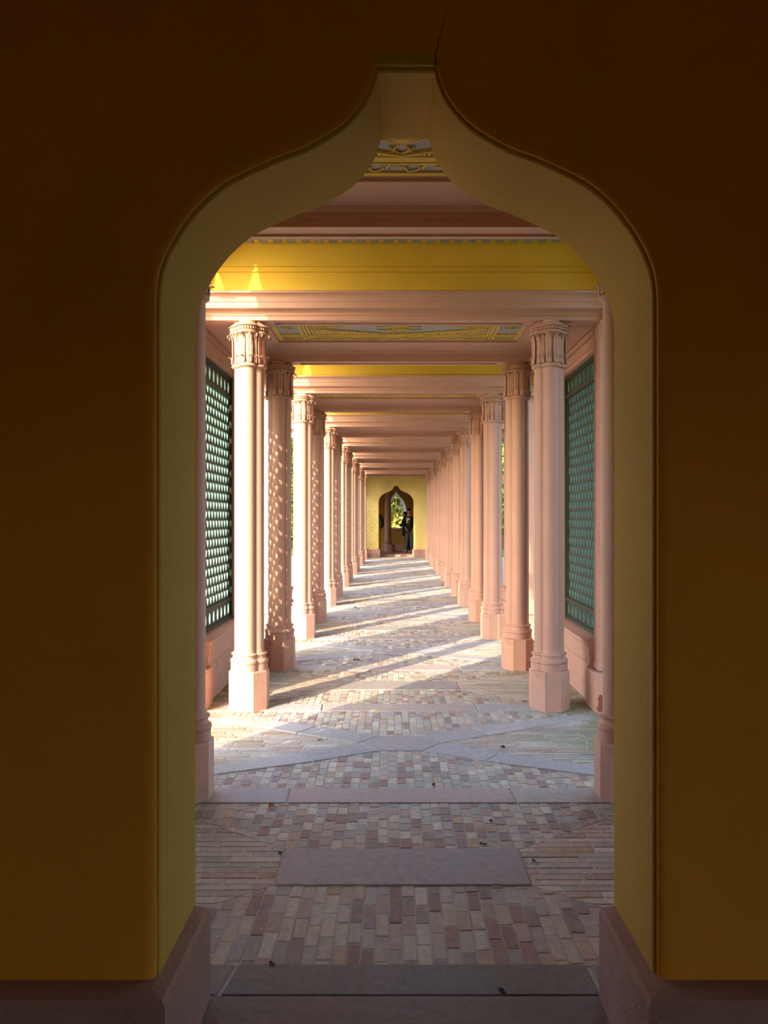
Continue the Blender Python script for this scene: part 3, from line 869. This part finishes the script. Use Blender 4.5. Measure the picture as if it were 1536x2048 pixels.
# round column with a square plinth standing inside the far pavilion
t = tag(root('column', (-0.345, Y_B1+2.35, FLOOR_FAR)), 'round pink column with broad block plinth inside the far pavilion, left of its window', 'column')
mb = MB(); h = 0.21; c = 0.09
oc = lambda e, z: [(h+e,-h-e+c,z),(h+e,h+e-c,z),(h+e-c,h+e,z),(-h-e+c,h+e,z),(-h-e,h+e-c,z),(-h-e,-h-e+c,z),(-h-e+c,-h-e,z),(h+e-c,-h-e,z)]
mb.loft([oc(0,0),oc(0,0.29),oc(-0.01,0.30)]); mb.v = [(x+0.08,y-0.02,z) for x,y,z in mb.v]; mb.build('plinth', M['pink_rough'], t)
mb = MB(); mb.smooth = True
mb.loft([[(r*math.cos(2*PI*k/24), r*math.sin(2*PI*k/24), z) for k in range(24)] for r, z in ((0.19,0.30),(0.19,0.34),(0.16,0.36),(0.175,0.39),(0.15,0.42),(0.135,0.46))])
mb.build('base_moulding', M['pink_rough'], t)
mb = MB(); mb.smooth = True
mb.loft([[(r*math.cos(2*PI*k/24), r*math.sin(2*PI*k/24), z) for k in range(24)] for r, z in ((0.135,0.45),(0.13,3.4),(0.18,3.6),(0.2,4.22))])
mb.build('shaft', M['pink_rough'], t)

# ------------------------------------------------------------------ garden outside
mb = MB(); mb.box(-60,60,-40,110,-0.20,-0.10); struct(mb.build('ground', M['ground']))
mb = MB(); mb.box(1.9,4.2,1,36,-0.11,-0.07); struct(mb.build('path', M['gravel']))
mb = MB(); mb.box(-4.2,-1.9,1,36,-0.11,-0.07); struct(mb.build('path', M['gravel']))
def make_tree(name, H, spread, nleaf, cols, seed, crown_lo=0.25, leaf=0.10):
    rnd = random.Random(seed)
    t = root(name)
    mb = MB(); mb.smooth = True
    mb.tube([(0,0,-0.15),(0.03*H/5,0,H*0.2),(-0.02,0.04,H*0.45),(0.03,-0.02,H*0.75)], [H*0.028,H*0.022,H*0.016,H*0.006], 9)
    for k in range(9):
        a = k*2.4; z = H*(0.2+0.05*k)
        e = (spread*0.7*math.cos(a), spread*0.7*math.sin(a), z+H*0.15)
        mb.tube([(0,0,z),(e[0]*0.5,e[1]*0.5,z+H*0.05),e], [H*0.010,H*0.007,H*0.003], 6)
    mb.build('trunk', M['bark'], t)
    mb = MB()
    blobs = []
    for k in range(16):
        a = rnd.uniform(0,2*PI); rr = spread*rnd.uniform(0.1,0.75); z = H*rnd.uniform(crown_lo+0.08,0.9)
        sc = 1-abs((z/H-0.55))*0.9
        blobs.append((rr*sc*math.cos(a), rr*sc*math.sin(a), z, spread*rnd.uniform(0.28,0.45)))
    for k in range(nleaf):
        bx, by, bz, br = rnd.choice(blobs)
        d = Vector((rnd.gauss(0,1),rnd.gauss(0,1),rnd.gauss(0,1))).normalized()
        p = Vector((bx,by,bz)) + d*br*rnd.uniform(0.55,1.05)
        n = (d + Vector((rnd.gauss(0,0.6),rnd.gauss(0,0.6),rnd.gauss(0.3,0.6)))).normalized()
        u = n.cross(Vector((rnd.gauss(0,1),rnd.gauss(0,1),rnd.gauss(0,1)))).normalized(); w = n.cross(u)
        s = leaf*rnd.uniform(0.6,1.3)
        c = rnd.choice(cols); j = rnd.uniform(0.75,1.25); mb.col = tuple(min(1,x*j) for x in c)
        q = [p-u*s, p-u*s*0.2+w*s*0.42+n*s*0.1, p+u*s*0.5+w*s*0.3, p+u*s, p+u*s*0.5-w*s*0.3, p-u*s*0.2-w*s*0.42+n*s*0.1]
        mb.add(q, [(0,1,2,3),(0,3,4,5)])
    f = mb.build('foliage', M['leaf'], t, fix=False)
    return t
G1 = [(0.20,0.30,0.035),(0.14,0.24,0.03),(0.34,0.40,0.05),(0.10,0.18,0.03)]
G2 = [(0.30,0.36,0.04),(0.50,0.50,0.07),(0.16,0.26,0.03),(0.62,0.60,0.16),(0.42,0.26,0.09)]
t = make_tree('tree', 5.6, 2.5, 9000, G2, 3, 0.02, 0.12); t.location = (0.15, YW+9.6, -0.1)
tag(t, 'sunlit yellow-green leafy tree framed by the far pavilion window', 'tree', 'garden trees')
t = make_tree('tree', 6.5, 2.8, 7000, G2, 13, 0.02, 0.13); t.location = (0.4, YW+14, -0.1)
tag(t, 'leafy tree beyond the far pavilion window, behind the sunlit one', 'tree', 'garden trees')
TL = [(7.5,9,7.0,2.4),(8.5,15,7.5,2.6),(7.8,21.5,7.0,2.5),(9,28,8.0,2.8),(7.2,3.2,6.5,2.2)]
gt = None
for i, (x, y, H, sp) in enumerate(TL):
    t = make_tree('tree', 7.0, 2.5, 5000, G1, 20, 0.10, 0.14) if gt is None else copy_tree(gt)
    gt = gt or t
    t.location = (x,y,-0.1); t.rotation_euler = (0,0,i*1.7); t.scale = (H/7.0,)*3
    tag(t, f'green garden tree outside the right side of the arcade, {ORD[i]} of its row', 'tree', 'garden trees')

for x, y, H, lab in ((5.4,37,7.5,'tall green tree past the far end of the arcade on the right, nearest one'),(6.6,43.5,8.5,'tall green tree past the far end of the arcade on the right, middle one'),(7.9,51,9.5,'tall green tree past the far end of the arcade on the right, farthest one'),
                     (-5.6,39,7.5,'tall green tree past the far end of the arcade on the left, nearer one'),(-7.0,48,9.0,'tall green tree past the far end of the arcade on the left, farther one'),
                     (3.3,3.1,4.2,'leafy green bush added outside the right lattice to shade the near bay')):
    t = copy_tree(gt); t.location = (x,y,-0.1); t.rotation_euler = (0,0,x*1.3); t.scale = (H/7.0,)*3
    tag(t, lab, 'tree' if H > 5 else 'bush', 'garden trees')
    if H < 5: t.name = 'shade_bush'; t.scale = (0.42,0.42,0.60); t.pop('group', None)  # unseen bush, added to block skylight and darken the near floor

for i, (x, y, H) in enumerate([(-14,7,6.6),(-15,13,6.8),(-14.2,19,6.4),(-15.5,26,7.0),(-14,33,6.6)]):
    t = copy_tree(gt); t.location = (x,y,-0.1); t.rotation_euler = (0,0,i*2.1); t.scale = (H/7.0*1.25,H/7.0*1.25,H/7.0)
    tag(t, f'green garden tree across the lawn left of the arcade, {ORD[i]} of its row', 'tree', 'garden trees')

# ------------------------------------------------------------------ fallen leaves and crumbs on the paving
LV = [(541,1614,0.030,(0.45,0.10,0.02),'orange dry leaf lying on the joint beside the left threshold slab'),
      (1002,1985,0.017,(0.03,0.02,0.015),'dark crumpled leaf lying on the grey doorway slab'),
      (559,1710,0.018,(0.05,0.03,0.02),'brown curled leaf at the left corner of the big grey slab'),
      (965,1691,0.018,(0.05,0.035,0.02),'dark curled leaf on the bricks behind the big grey slab'),
      (1066,1724,0.016,(0.10,0.07,0.04),'small brown leaf on the thin bricks right of the big slab'),
      (1005,1496,0.026,(0.04,0.03,0.02),'dark leaf on the thin bricks right of the slab cross'),
      (639,1482,0.018,(0.05,0.03,0.02),'dark crumb of leaf left of the slab cross'),
      (866,1572,0.020,(0.05,0.035,0.02),'dark twisted leaf on the bricks before the slab cross'),
      (542,1931,0.014,(0.05,0.03,0.02),'brown leaf bit on the front edge of the near bricks'),
      (981,1645,0.018,(0.07,0.05,0.03),'brown leaf on the grey bricks behind the big slab'),
      (710,1216,0.045,(0.03,0.02,0.015),'dark leaf far along the sunlit paving'),
      (712,1321,0.035,(0.03,0.02,0.015),'dark leaf between the second pair of columns')]
for px, py, s, c, lab in LV:
    z = 1.5*1500/(py-1034.5); x = (px-791)/1500*z - 0.026
    mb = MB(); mb.col = c
    n = 7; top, bot = [], []
    for i in range(n):
        u = i/(n-1)*2-1; w = (1-u*u)**0.6*0.45+0.03
        for q, vv in enumerate((-1,0,1)):
            top.append((u*s, vv*w*s, 0.002+0.006*abs(vv)*(0.6+0.5*math.sin(i*1.9))*s/0.02 + 0.10*s*u*u))
    fs = []
    for i in range(n-1):
        for q in range(2): fs.append((i*3+q,i*3+q+1,(i+1)*3+q+1,(i+1)*3+q))
    mb.add(top, fs); mb.add([(a,b,c_-0.0012) for a,b,c_ in top], [f[::-1] for f in fs])
    o = mb.build('fallen_leaf', M['leaf'], None, (x, z, 0.003), fix=False)
    o.rotation_euler = (0,0,random.uniform(0,6))
    tag(o, lab, 'leaf', 'fallen leaves on the paving')

# ------------------------------------------------------------------ people in the far pavilion
def skin(name, chains, mat, parent, extra=None, sub=2):
    """one continuous surface grown from connected joint chains; chains: dict name->(pos, radius), edges list"""
    joints, edges, rootj = chains
    names = list(joints)
    me = bpy.data.meshes.new(name)
    me.from_pydata([joints[n][0] for n in names], [(names.index(a), names.index(b)) for a, b in edges], [])
    o = bpy.data.objects.new(name, me); COL.objects.link(o)
    m1 = o.modifiers.new('skin','SKIN'); m1.use_smooth_shade = True
    for i, n in enumerate(names):
        r = joints[n][1]; sv = me.skin_vertices[0].data[i]
        sv.radius = r if isinstance(r, tuple) else (r, r); sv.use_root = (n == rootj)
    m2 = o.modifiers.new('sub','SUBSURF'); m2.levels = sub; m2.render_levels = sub
    bpy.context.view_layer.update()
    dg = bpy.context.evaluated_depsgraph_get()
    nm = bpy.data.meshes.new_from_object(o.evaluated_get(dg))
    bpy.data.objects.remove(o); 
    nm.name = name
    if extra:
        bm = bmesh.new(); bm.from_mesh(nm)
        tmp = bpy.data.meshes.new('tmp'); tmp.from_pydata(extra.v, [], extra.f); bm.from_mesh(tmp)
        bm.to_mesh(nm); bm.free()
    nm.materials.clear(); nm.materials.append(mat)
    for p in nm.polygons: p.material_index = 0; p.use_smooth = True
    r = bpy.data.objects.new(name, nm); COL.objects.link(r); r.parent = parent
    return r
def hand_joints(J, E, pre, wrist, tip_dir, side_dir, curl_dir, sc=1.0):
    """palm plus five fingers; tip_dir along the hand, side_dir towards the thumb, curl_dir = palm normal"""
    w = Vector(wrist); t = Vector(tip_dir).normalized(); s = Vector(side_dir).normalized(); c = Vector(curl_dir).normalized()
    J[pre+'palm'] = (w + t*0.05*sc, (0.030*sc,0.018*sc)); E.append((pre+'wrist', pre+'palm'))
    for k, (off, ln) in enumerate(((0.030,0.075),(0.010,0.085),(-0.011,0.080),(-0.030,0.062))):
        a = w + t*0.088*sc + s*off*sc; b = a + (t*0.9+c*0.35)*ln*0.5*sc; d = b + (t*0.6+c*0.8)*ln*0.5*sc
        for nm, p, r in (('k',a,0.010),('m',b,0.009),('t',d,0.008)): J[f'{pre}f{k}{nm}'] = (p, r*sc)
        E += [(pre+'palm', f'{pre}f{k}k'), (f'{pre}f{k}k', f'{pre}f{k}m'), (f'{pre}f{k}m', f'{pre}f{k}t')]
    a = w + t*0.035*sc + s*0.036*sc; b = a + (t*0.7+s*0.5+c*0.3)*0.032*sc; d = b + (t*0.9+s*0.1+c*0.4)*0.028*sc
    for nm, p, r in (('k',a,0.011),('m',b,0.010),('t',d,0.009)): J[f'{pre}th{nm}'] = (p, r*sc)
    E += [(pre+'palm', f'{pre}thk'), (f'{pre}thk', f'{pre}thm'), (f'{pre}thm', f'{pre}tht')]
def head_extra(c, fwd, right):
    """nose, ears, brow, lips and eyes set on the head"""
    e = MB(); c = Vector(c); f = Vector(fwd).normalized(); r = Vector(right).normalized(); up = Vector((0,0,1))
    def P(a, b, h): return c + f*a + r*b + up*h
    e.tube([P(0.085,0,0.015),P(0.105,0,-0.015),P(0.112,0,-0.030),P(0.092,0,-0.036)], [0.008,0.012,0.015,0.010], 7)
    for s in (-1,1):
        e.ball(P(0.0,s*0.078,-0.008), (0.014,0.014,0.030), 7, 6)
        e.ball(P(0.083,s*0.032,0.008), (0.012,0.012,0.008), 7, 6)
        e.tube([P(0.088,s*0.014,0.024),P(0.088,s*0.034,0.028),P(0.078,s*0.052,0.022)], 0.006, 6)
    e.tube([P(0.086,-0.024,-0.062),P(0.096,0,-0.060),P(0.086,0.024,-0.062)], 0.008, 6)
    return e
def head_chain(J, E, base, c, fwd):
    c = Vector(c); f = Vector(fwd).normalized()
    J['jaw'] = (c + f*0.020 + Vector((0,0,-0.065)), (0.060,0.066)); J['mid'] = (c + f*0.004, (0.078,0.090)); J['crown'] = (c - f*0.008 + Vector((0,0,0.065)), (0.070,0.082))
    E += [(base,'jaw'),('jaw','mid'),('mid','crown')]
def arm_tail(J, E, pre): pass

def shell(mb, c, r, fwd, cut, face=0.80, nu=22, nv=14, rough=0.0):
    """hair or hood: an egg round the skull, drawn in over the face below the cut line"""
    c = Vector(c); f = Vector((fwd[0],fwd[1],0)).normalized(); sd = Vector((-f.y,f.x,0))
    loops = []
    for k in range(nv+1):
        a = -PI/2 + PI*k/nv
        lp = []
        for i in range(nu):
            b = 2*PI*i/nu
            x, y, z = math.cos(a)*math.cos(b), math.cos(a)*math.sin(b), math.sin(a)
            m = 1 + rough*math.sin(7*b+3*a)*math.cos(5*a+2*b)
            if x > 0.25 and z < cut: m = face
            elif x > -0.15 and z < cut-0.35: m = min(m, face)
            lp.append(c + f*(x*r[0]*m) + sd*(y*r[1]*m) + Vector((0,0,z*r[2]*m)))
        loops.append(lp)
    sm = mb.smooth; mb.smooth = True; mb.loft(loops); mb.smooth = sm
# man facing the arcade
Zf = FLOOR_FAR
MX, MY = 0.475, Y_B1 + 1.68
man = tag(root('person', (MX, MY, Zf)), 'person in black sweater with white chest print and grey jeans inside the far archway', 'person')
fw = Vector((-0.45,-0.9,-0.1)); rt = Vector((-0.9,0.45,0))
J, E = {}, []
hd = Vector((0.03,-0.02,1.645))
J['pelvis'] = (Vector((0.06,0,0.93)), 0.10); J['chest'] = (Vector((0.05,0,1.22)), 0.11); J['neckb'] = (Vector((0.045,0,1.45)), 0.06); J['neck'] = (Vector((0.04,-0.005,1.53)), 0.055)
E += [('pelvis','chest'),('chest','neckb'),('neckb','neck')]
head_chain(J, E, 'neck', hd, fw)
Lsh, Lel, Lwr = Vector((0.235,0.0,1.40)), Vector((0.275,0.03,1.13)), Vector((0.205,-0.10,0.91))
Rsh, Rel, Rwr = Vector((-0.145,0.0,1.40)), Vector((-0.22,-0.02,1.14)), Vector((-0.10,-0.15,0.98))
for pre, a, b, c in (('L',Lsh,Lel,Lwr),('R',Rsh,Rel,Rwr)):
    J[pre+'sh'] = (a,0.05); J[pre+'el'] = (b,0.042); J[pre+'wrist'] = (c,0.030)
    E += [('neckb',pre+'sh'),(pre+'sh',pre+'el'),(pre+'el',pre+'wrist')]
hand_joints(J, E, 'L', Lwr, (-0.3,-0.15,-1), (-0.6,-0.7,0), (-0.9,0.2,-0.1))
hand_joints(J, E, 'R', Rwr, (0.5,-0.2,-0.85), (0.3,-0.9,0), (0.6,0.4,-0.3))
LEG = {'L':[(0.13,0.0,0.90),(0.135,-0.04,0.49),(0.13,0.02,0.10)],'R':[(-0.02,0.0,0.90),(-0.055,-0.05,0.49),(-0.10,0.0,0.10)]}
for pre, pts in LEG.items():
    J[pre+'hip'] = (Vector(pts[0]),0.075); J[pre+'kn'] = (Vector(pts[1]),0.052); J[pre+'an'] = (Vector(pts[2]),0.038); 
    J[pre+'toe'] = (Vector(pts[2])+Vector((-0.03,-0.03,-0.05)),0.030)
    E += [('pelvis',pre+'hip'),(pre+'hip',pre+'kn'),(pre+'kn',pre+'an'),(pre+'an',pre+'toe')]
body = skin('body', (J,E,'pelvis'), M['skin'], man, head_extra(hd, fw, rt))
J = {'w':(Vector((0.055,0,0.87)),(0.160,0.125)),'b':(Vector((0.05,0,1.10)),(0.16,0.125)),'c':(Vector((0.05,0,1.30)),(0.175,0.13)),'n':(Vector((0.045,0,1.435)),(0.090,0.080)),'n2':(Vector((0.043,0,1.495)),(0.062,0.060))}
E = [('w','b'),('b','c'),('c','n'),('n','n2')]
for pre, a, b, c in (('L',Lsh,Lel,Lwr),('R',Rsh,Rel,Rwr)):
    J[pre+'s'] = (a,0.078); J[pre+'e'] = (b,0.060); J[pre+'w'] = (b+(c-b)*0.88,0.046)
    E += [('n',pre+'s'),(pre+'s',pre+'e'),(pre+'e',pre+'w')]
sw = skin('sweater', (J,E,'c'), M['black'], man)
mb = MB()
mb.ball((-0.02,-0.150,1.325),(0.05,0.014,0.05),10,6); mb.ball((0.03,-0.152,1.345),(0.045,0.014,0.045),10,6); mb.ball((-0.045,-0.148,1.27),(0.035,0.014,0.03),8,6)
mb.ball((-0.02,-0.145,1.205),(0.065,0.014,0.022),10,6)
for k in range(5): mb.ball((-0.07+0.03*k,-0.150+0.003*abs(k-2),1.375+0.012*math.sin(k*2)),(0.018,0.012,0.022),7,5)
mb.build('chest_print', M['print'], sw)
J, E = {'p':(Vector((0.055,0,0.93)),(0.15,0.115))}, []
for pre, pts in LEG.items():
    J[pre+'h'] = (Vector(pts[0])+Vector((0,0,-0.06)),0.098); J[pre+'k'] = (Vector(pts[1]),0.074); J[pre+'a'] = (Vector(pts[2])+Vector((0,0,-0.01)),0.056)
    E += [('p',pre+'h'),(pre+'h',pre+'k'),(pre+'k',pre+'a')]
skin('jeans', (J,E,'p'), M['denim'], man)
for pre, pts in LEG.items():
    a = Vector(pts[2]); d = Vector((-0.72,-0.7,0)).normalized()
    J = {'h':(a-d*0.05+Vector((0,0,-0.055)),(0.044,0.042)),'m':(a+d*0.06+Vector((0,0,-0.060)),(0.046,0.040)),'t':(a+d*0.17+Vector((0,0,-0.070)),(0.040,0.030))}
    skin('shoe', (J,[('h','m'),('m','t')],'h'), M['shoe'], man)
mb = MB(); shell(mb, hd+Vector((0.004,0.010,0.022)), (0.104,0.089,0.118), fw, 0.42, 0.72, rough=0.03); mb.build('hair', M['hair'], man)
# jacket tied at the waist
mb = MB(); mb.smooth = True
lp = []
for z, a, b in ((0.79,0.178,0.140),(0.85,0.182,0.146),(0.90,0.178,0.143),(0.935,0.170,0.136)):
    lp.append([(0.055+a*math.cos(2*PI*k/20), b*math.sin(2*PI*k/20), z+0.008*math.sin(k*2.1)) for k in range(20)])
mb.loft(lp); mb.build('tied_jacket', M['navy'], man)

# woman in a dark hood and long coat behind him, looking at a phone
WX, WY = 0.36, Y_B1 + 2.12
wo = tag(root('person', (WX, WY, Zf)), 'person in dark hood and long black coat, holding up a phone in the far archway', 'person')
fw = Vector((-1,-0.25,-0.15)); rt = Vector((-0.25,1,0))
J, E = {}, []
hd = Vector((-0.02,-0.02,1.53))
J['pelvis'] = (Vector((0.06,0,0.86)), 0.10); J['chest'] = (Vector((0.04,0,1.14)), 0.10); J['neckb'] = (Vector((0.02,0,1.34)), 0.055); J['neck'] = (Vector((0.0,0,1.42)), 0.05)
E += [('pelvis','chest'),('chest','neckb'),('neckb','neck')]
head_chain(J, E, 'neck', hd, fw)
ARM = {'L':[(0.02,-0.16,1.30),(-0.10,-0.22,1.08),(-0.26,-0.16,1.13)],'R':[(0.04,0.16,1.30),(-0.08,0.18,1.07),(-0.24,0.02,1.12)]}
for pre, pts in ARM.items():
    J[pre+'sh'] = (Vector(pts[0]),0.045); J[pre+'el'] = (Vector(pts[1]),0.038); J[pre+'wrist'] = (Vector(pts[2]),0.027)
    E += [('neckb',pre+'sh'),(pre+'sh',pre+'el'),(pre+'el',pre+'wrist')]
hand_joints(J, E, 'L', ARM['L'][2], (-0.9,0.25,0.35), (0,0.3,0.9), (0.2,0.9,0.2), 0.95)
hand_joints(J, E, 'R', ARM['R'][2], (-0.9,-0.25,0.35), (0,-0.3,0.9), (0.2,-0.9,0.2), 0.95)
LEGW = {'L':[(0.05,-0.09,0.84),(0.05,-0.10,0.46),(0.08,-0.09,0.09)],'R':[(0.10,0.09,0.84),(0.12,0.09,0.46),(0.16,0.09,0.09)]}
for pre, pts in LEGW.items():
    J[pre+'hip'] = (Vector(pts[0]),0.07); J[pre+'kn'] = (Vector(pts[1]),0.05); J[pre+'an'] = (Vector(pts[2]),0.036); J[pre+'toe'] = (Vector(pts[2])+Vector((-0.03,-0.01,-0.05)),0.03)
    E += [('pelvis',pre+'hip'),(pre+'hip',pre+'kn'),(pre+'kn',pre+'an'),(pre+'an',pre+'toe')]
skin('body', (J,E,'pelvis'), M['skin'], wo, head_extra(hd, fw, rt))
J = {'h':(Vector((0.07,0,0.66)),(0.24,0.21)),'p':(Vector((0.06,0,0.86)),(0.20,0.19)),'c':(Vector((0.03,0,1.18)),(0.15,0.17)),'n':(Vector((0.02,0,1.36)),(0.09,0.09))}
E = [('h','p'),('p','c'),('c','n')]
for pre, pts in ARM.items():
    J[pre+'s'] = (Vector(pts[0]),0.078); J[pre+'e'] = (Vector(pts[1]),0.066); J[pre+'w'] = (Vector(pts[1]).lerp(Vector(pts[2]),0.85),0.052)
    E += [('n',pre+'s'),(pre+'s',pre+'e'),(pre+'e',pre+'w')]
coat = skin('coat', (J,E,'p'), M['black'], wo)
mb = MB(); shell(mb, hd+Vector((0.018,0.003,0.005)), (0.118,0.102,0.128), fw, 0.50, 0.70)
mb.smooth = True
lp = []
for z, a, b in ((1.27,0.155,0.175),(1.33,0.145,0.165),(1.38,0.115,0.125),(1.44,0.085,0.090),(1.50,0.085,0.085)):
    lp.append([(0.035+a*math.cos(2*PI*k/20), b*math.sin(2*PI*k/20), z+0.006*math.sin(k*1.7)) for k in range(20)])
mb.loft(lp); mb.smooth = False
mb.build('hood', M['black'], wo)
J, E = {'p':(Vector((0.07,0,0.86)),(0.14,0.13))}, []
for pre, pts in LEGW.items():
    J[pre+'h'] = (Vector(pts[0])+Vector((0,0,-0.08)),0.088); J[pre+'k'] = (Vector(pts[1]),0.068); J[pre+'a'] = (Vector(pts[2]),0.052)
    E += [('p',pre+'h'),(pre+'h',pre+'k'),(pre+'k',pre+'a')]
skin('trousers', (J,E,'p'), M['black'], wo)
for pre, pts in LEGW.items():
    a = Vector(pts[2])
    J = {'h':(a+Vector((0.03,0,-0.05)),(0.042,0.040)),'t':(a+Vector((-0.16,-0.03,-0.058)),(0.036,0.030))}
    skin('shoe', (J,[('h','t')],'h'), M['black'], wo)
mb = MB(); mb.box(-0.038,0.038,-0.004,0.004,-0.078,0.078)
ph = mb.build('phone', M['phone'], None, (WX-0.37, WY-0.07, Zf+1.22)); ph.rotation_euler = (0.3,0.5,1.3)
tag(ph, 'black phone held up by the person in the dark hood', 'phone')

# third person, mostly hidden by the left jamb of the far archway
TX, TY = -0.80, Y_B1 + 1.25
th = tag(root('person', (TX, TY, Zf)), 'person in dark jacket mostly hidden behind the left jamb of the far archway', 'person')
fw = Vector((-0.8,-0.5,0)); rt = Vector((-0.5,0.8,0))
J, E = {}, []
hd = Vector((-0.07,-0.03,1.70))
J['pelvis'] = (Vector((0,0,0.95)), 0.10); J['chest'] = (Vector((0,0,1.26)), 0.11); J['neckb'] = (Vector((-0.02,0,1.49)), 0.06); J['neck'] = (Vector((-0.04,0,1.57)), 0.055)
E += [('pelvis','chest'),('chest','neckb'),('neckb','neck')]
head_chain(J, E, 'neck', hd, fw)
ARM = {'L':[(0.19,0.0,1.45),(0.27,0.05,1.17),(0.20,-0.05,0.94)],'R':[(-0.20,0.0,1.45),(-0.27,0.03,1.17),(-0.24,-0.08,0.92)]}
for pre, pts in ARM.items():
    J[pre+'sh'] = (Vector(pts[0]),0.05); J[pre+'el'] = (Vector(pts[1]),0.042); J[pre+'wrist'] = (Vector(pts[2]),0.03)
    E += [('neckb',pre+'sh'),(pre+'sh',pre+'el'),(pre+'el',pre+'wrist')]
    hand_joints(J, E, pre, pts[2], (-0.15,-0.2,-1), (-0.2,-0.9,0), ((-1 if pre == 'L' else 1),0.1,0))
LEGT = {'L':[(0.10,0,0.92),(0.115,-0.03,0.50),(0.13,0.02,0.09)],'R':[(-0.10,0,0.92),(-0.11,-0.03,0.50),(-0.10,0.02,0.09)]}
for pre, pts in LEGT.items():
    J[pre+'hip'] = (Vector(pts[0]),0.075); J[pre+'kn'] = (Vector(pts[1]),0.052); J[pre+'an'] = (Vector(pts[2]),0.038); J[pre+'toe'] = (Vector(pts[2])+Vector((-0.02,-0.03,-0.05)),0.03)
    E += [('pelvis',pre+'hip'),(pre+'hip',pre+'kn'),(pre+'kn',pre+'an'),(pre+'an',pre+'toe')]
skin('body', (J,E,'pelvis'), M['skin'], th, head_extra(hd, fw, rt))
J = {'w':(Vector((0,0,0.92)),(0.175,0.135)),'c':(Vector((0,0,1.32)),(0.185,0.14)),'n':(Vector((-0.02,0,1.51)),(0.09,0.08))}
E = [('w','c'),('c','n')]
for pre, pts in ARM.items():
    J[pre+'s'] = (Vector(pts[0]),0.085); J[pre+'e'] = (Vector(pts[1]),0.068); J[pre+'w'] = (Vector(pts[1]).lerp(Vector(pts[2]),0.88),0.05)
    E += [('n',pre+'s'),(pre+'s',pre+'e'),(pre+'e',pre+'w')]
skin('jacket', (J,E,'c'), M['dark_green'], th)
J, E = {'p':(Vector((0,0,0.93)),(0.15,0.12))}, []
for pre, pts in LEGT.items():
    J[pre+'h'] = (Vector(pts[0])+Vector((0,0,-0.06)),0.098); J[pre+'k'] = (Vector(pts[1]),0.075); J[pre+'a'] = (Vector(pts[2]),0.058)
    E += [('p',pre+'h'),(pre+'h',pre+'k'),(pre+'k',pre+'a')]
skin('trousers', (J,E,'p'), M['khaki'], th)
for pre, pts in LEGT.items():
    a = Vector(pts[2])
    J = {'h':(a+Vector((0.02,0.04,-0.05)),(0.044,0.040)),'t':(a+Vector((-0.08,-0.16,-0.058)),(0.040,0.031))}
    skin('shoe', (J,[('h','t')],'h'), M['black'], th)
mb = MB(); shell(mb, hd+Vector((0.006,0.004,0.022)), (0.104,0.089,0.118), fw, 0.42, 0.72, rough=0.03); mb.build('hair', M['hair'], th)

# ------------------------------------------------------------------ light
SUN_AZ, SUN_EL = math.radians(35), math.radians(22)
d = SUN_D = Vector((math.sin(SUN_AZ)*math.cos(SUN_EL), math.cos(SUN_AZ)*math.cos(SUN_EL), -math.sin(SUN_EL)))
sl = bpy.data.lights.new('sun', 'SUN'); sl.energy = 5.2; sl.angle = math.radians(0.55); sl.color = (1.0, 0.79, 0.54)
so = bpy.data.objects.new('sun', sl); COL.objects.link(so); so.rotation_euler = d.to_track_quat('-Z','Y').to_euler()
so.location = (-8,-10,10)
w = bpy.data.worlds.new('world'); S.world = w; w.use_nodes = True
nt = w.node_tree; bg = nt.nodes['Background']
sky = nt.nodes.new('ShaderNodeTexSky'); sky.sky_type = 'NISHITA'; sky.sun_disc = False
sky.sun_elevation = SUN_EL; sky.sun_rotation = math.radians(180+35); sky.air_density = 1.0; sky.dust_density = 2.0
nt.links.new(sky.outputs['Color'], bg.inputs['Color']); bg.inputs['Strength'].default_value = 0.65

# ------------------------------------------------------------------ camera
cam = bpy.data.cameras.new('camera'); co = bpy.data.objects.new('camera', cam); COL.objects.link(co)
co.location = (-0.029, 0, 1.5); co.rotation_euler = (PI/2, 0, 0)
cam.sensor_fit = 'VERTICAL'; cam.sensor_height = 36; cam.sensor_width = 27
cam.lens = 1500/2048*36
cam.shift_x = -23/2048; cam.shift_y = 10.5/2048
cam.clip_start = 0.05; cam.clip_end = 300
S.camera = co
S.view_settings.view_transform = 'Standard'; S.view_settings.look = 'None'; S.view_settings.gamma = 1
S.view_settings.use_curve_mapping = False
S.view_settings.exposure = 0.78
S.cycles.max_bounces = 8; S.cycles.diffuse_bounces = 6; S.cycles.glossy_bounces = 2; S.cycles.adaptive_threshold = 0.02
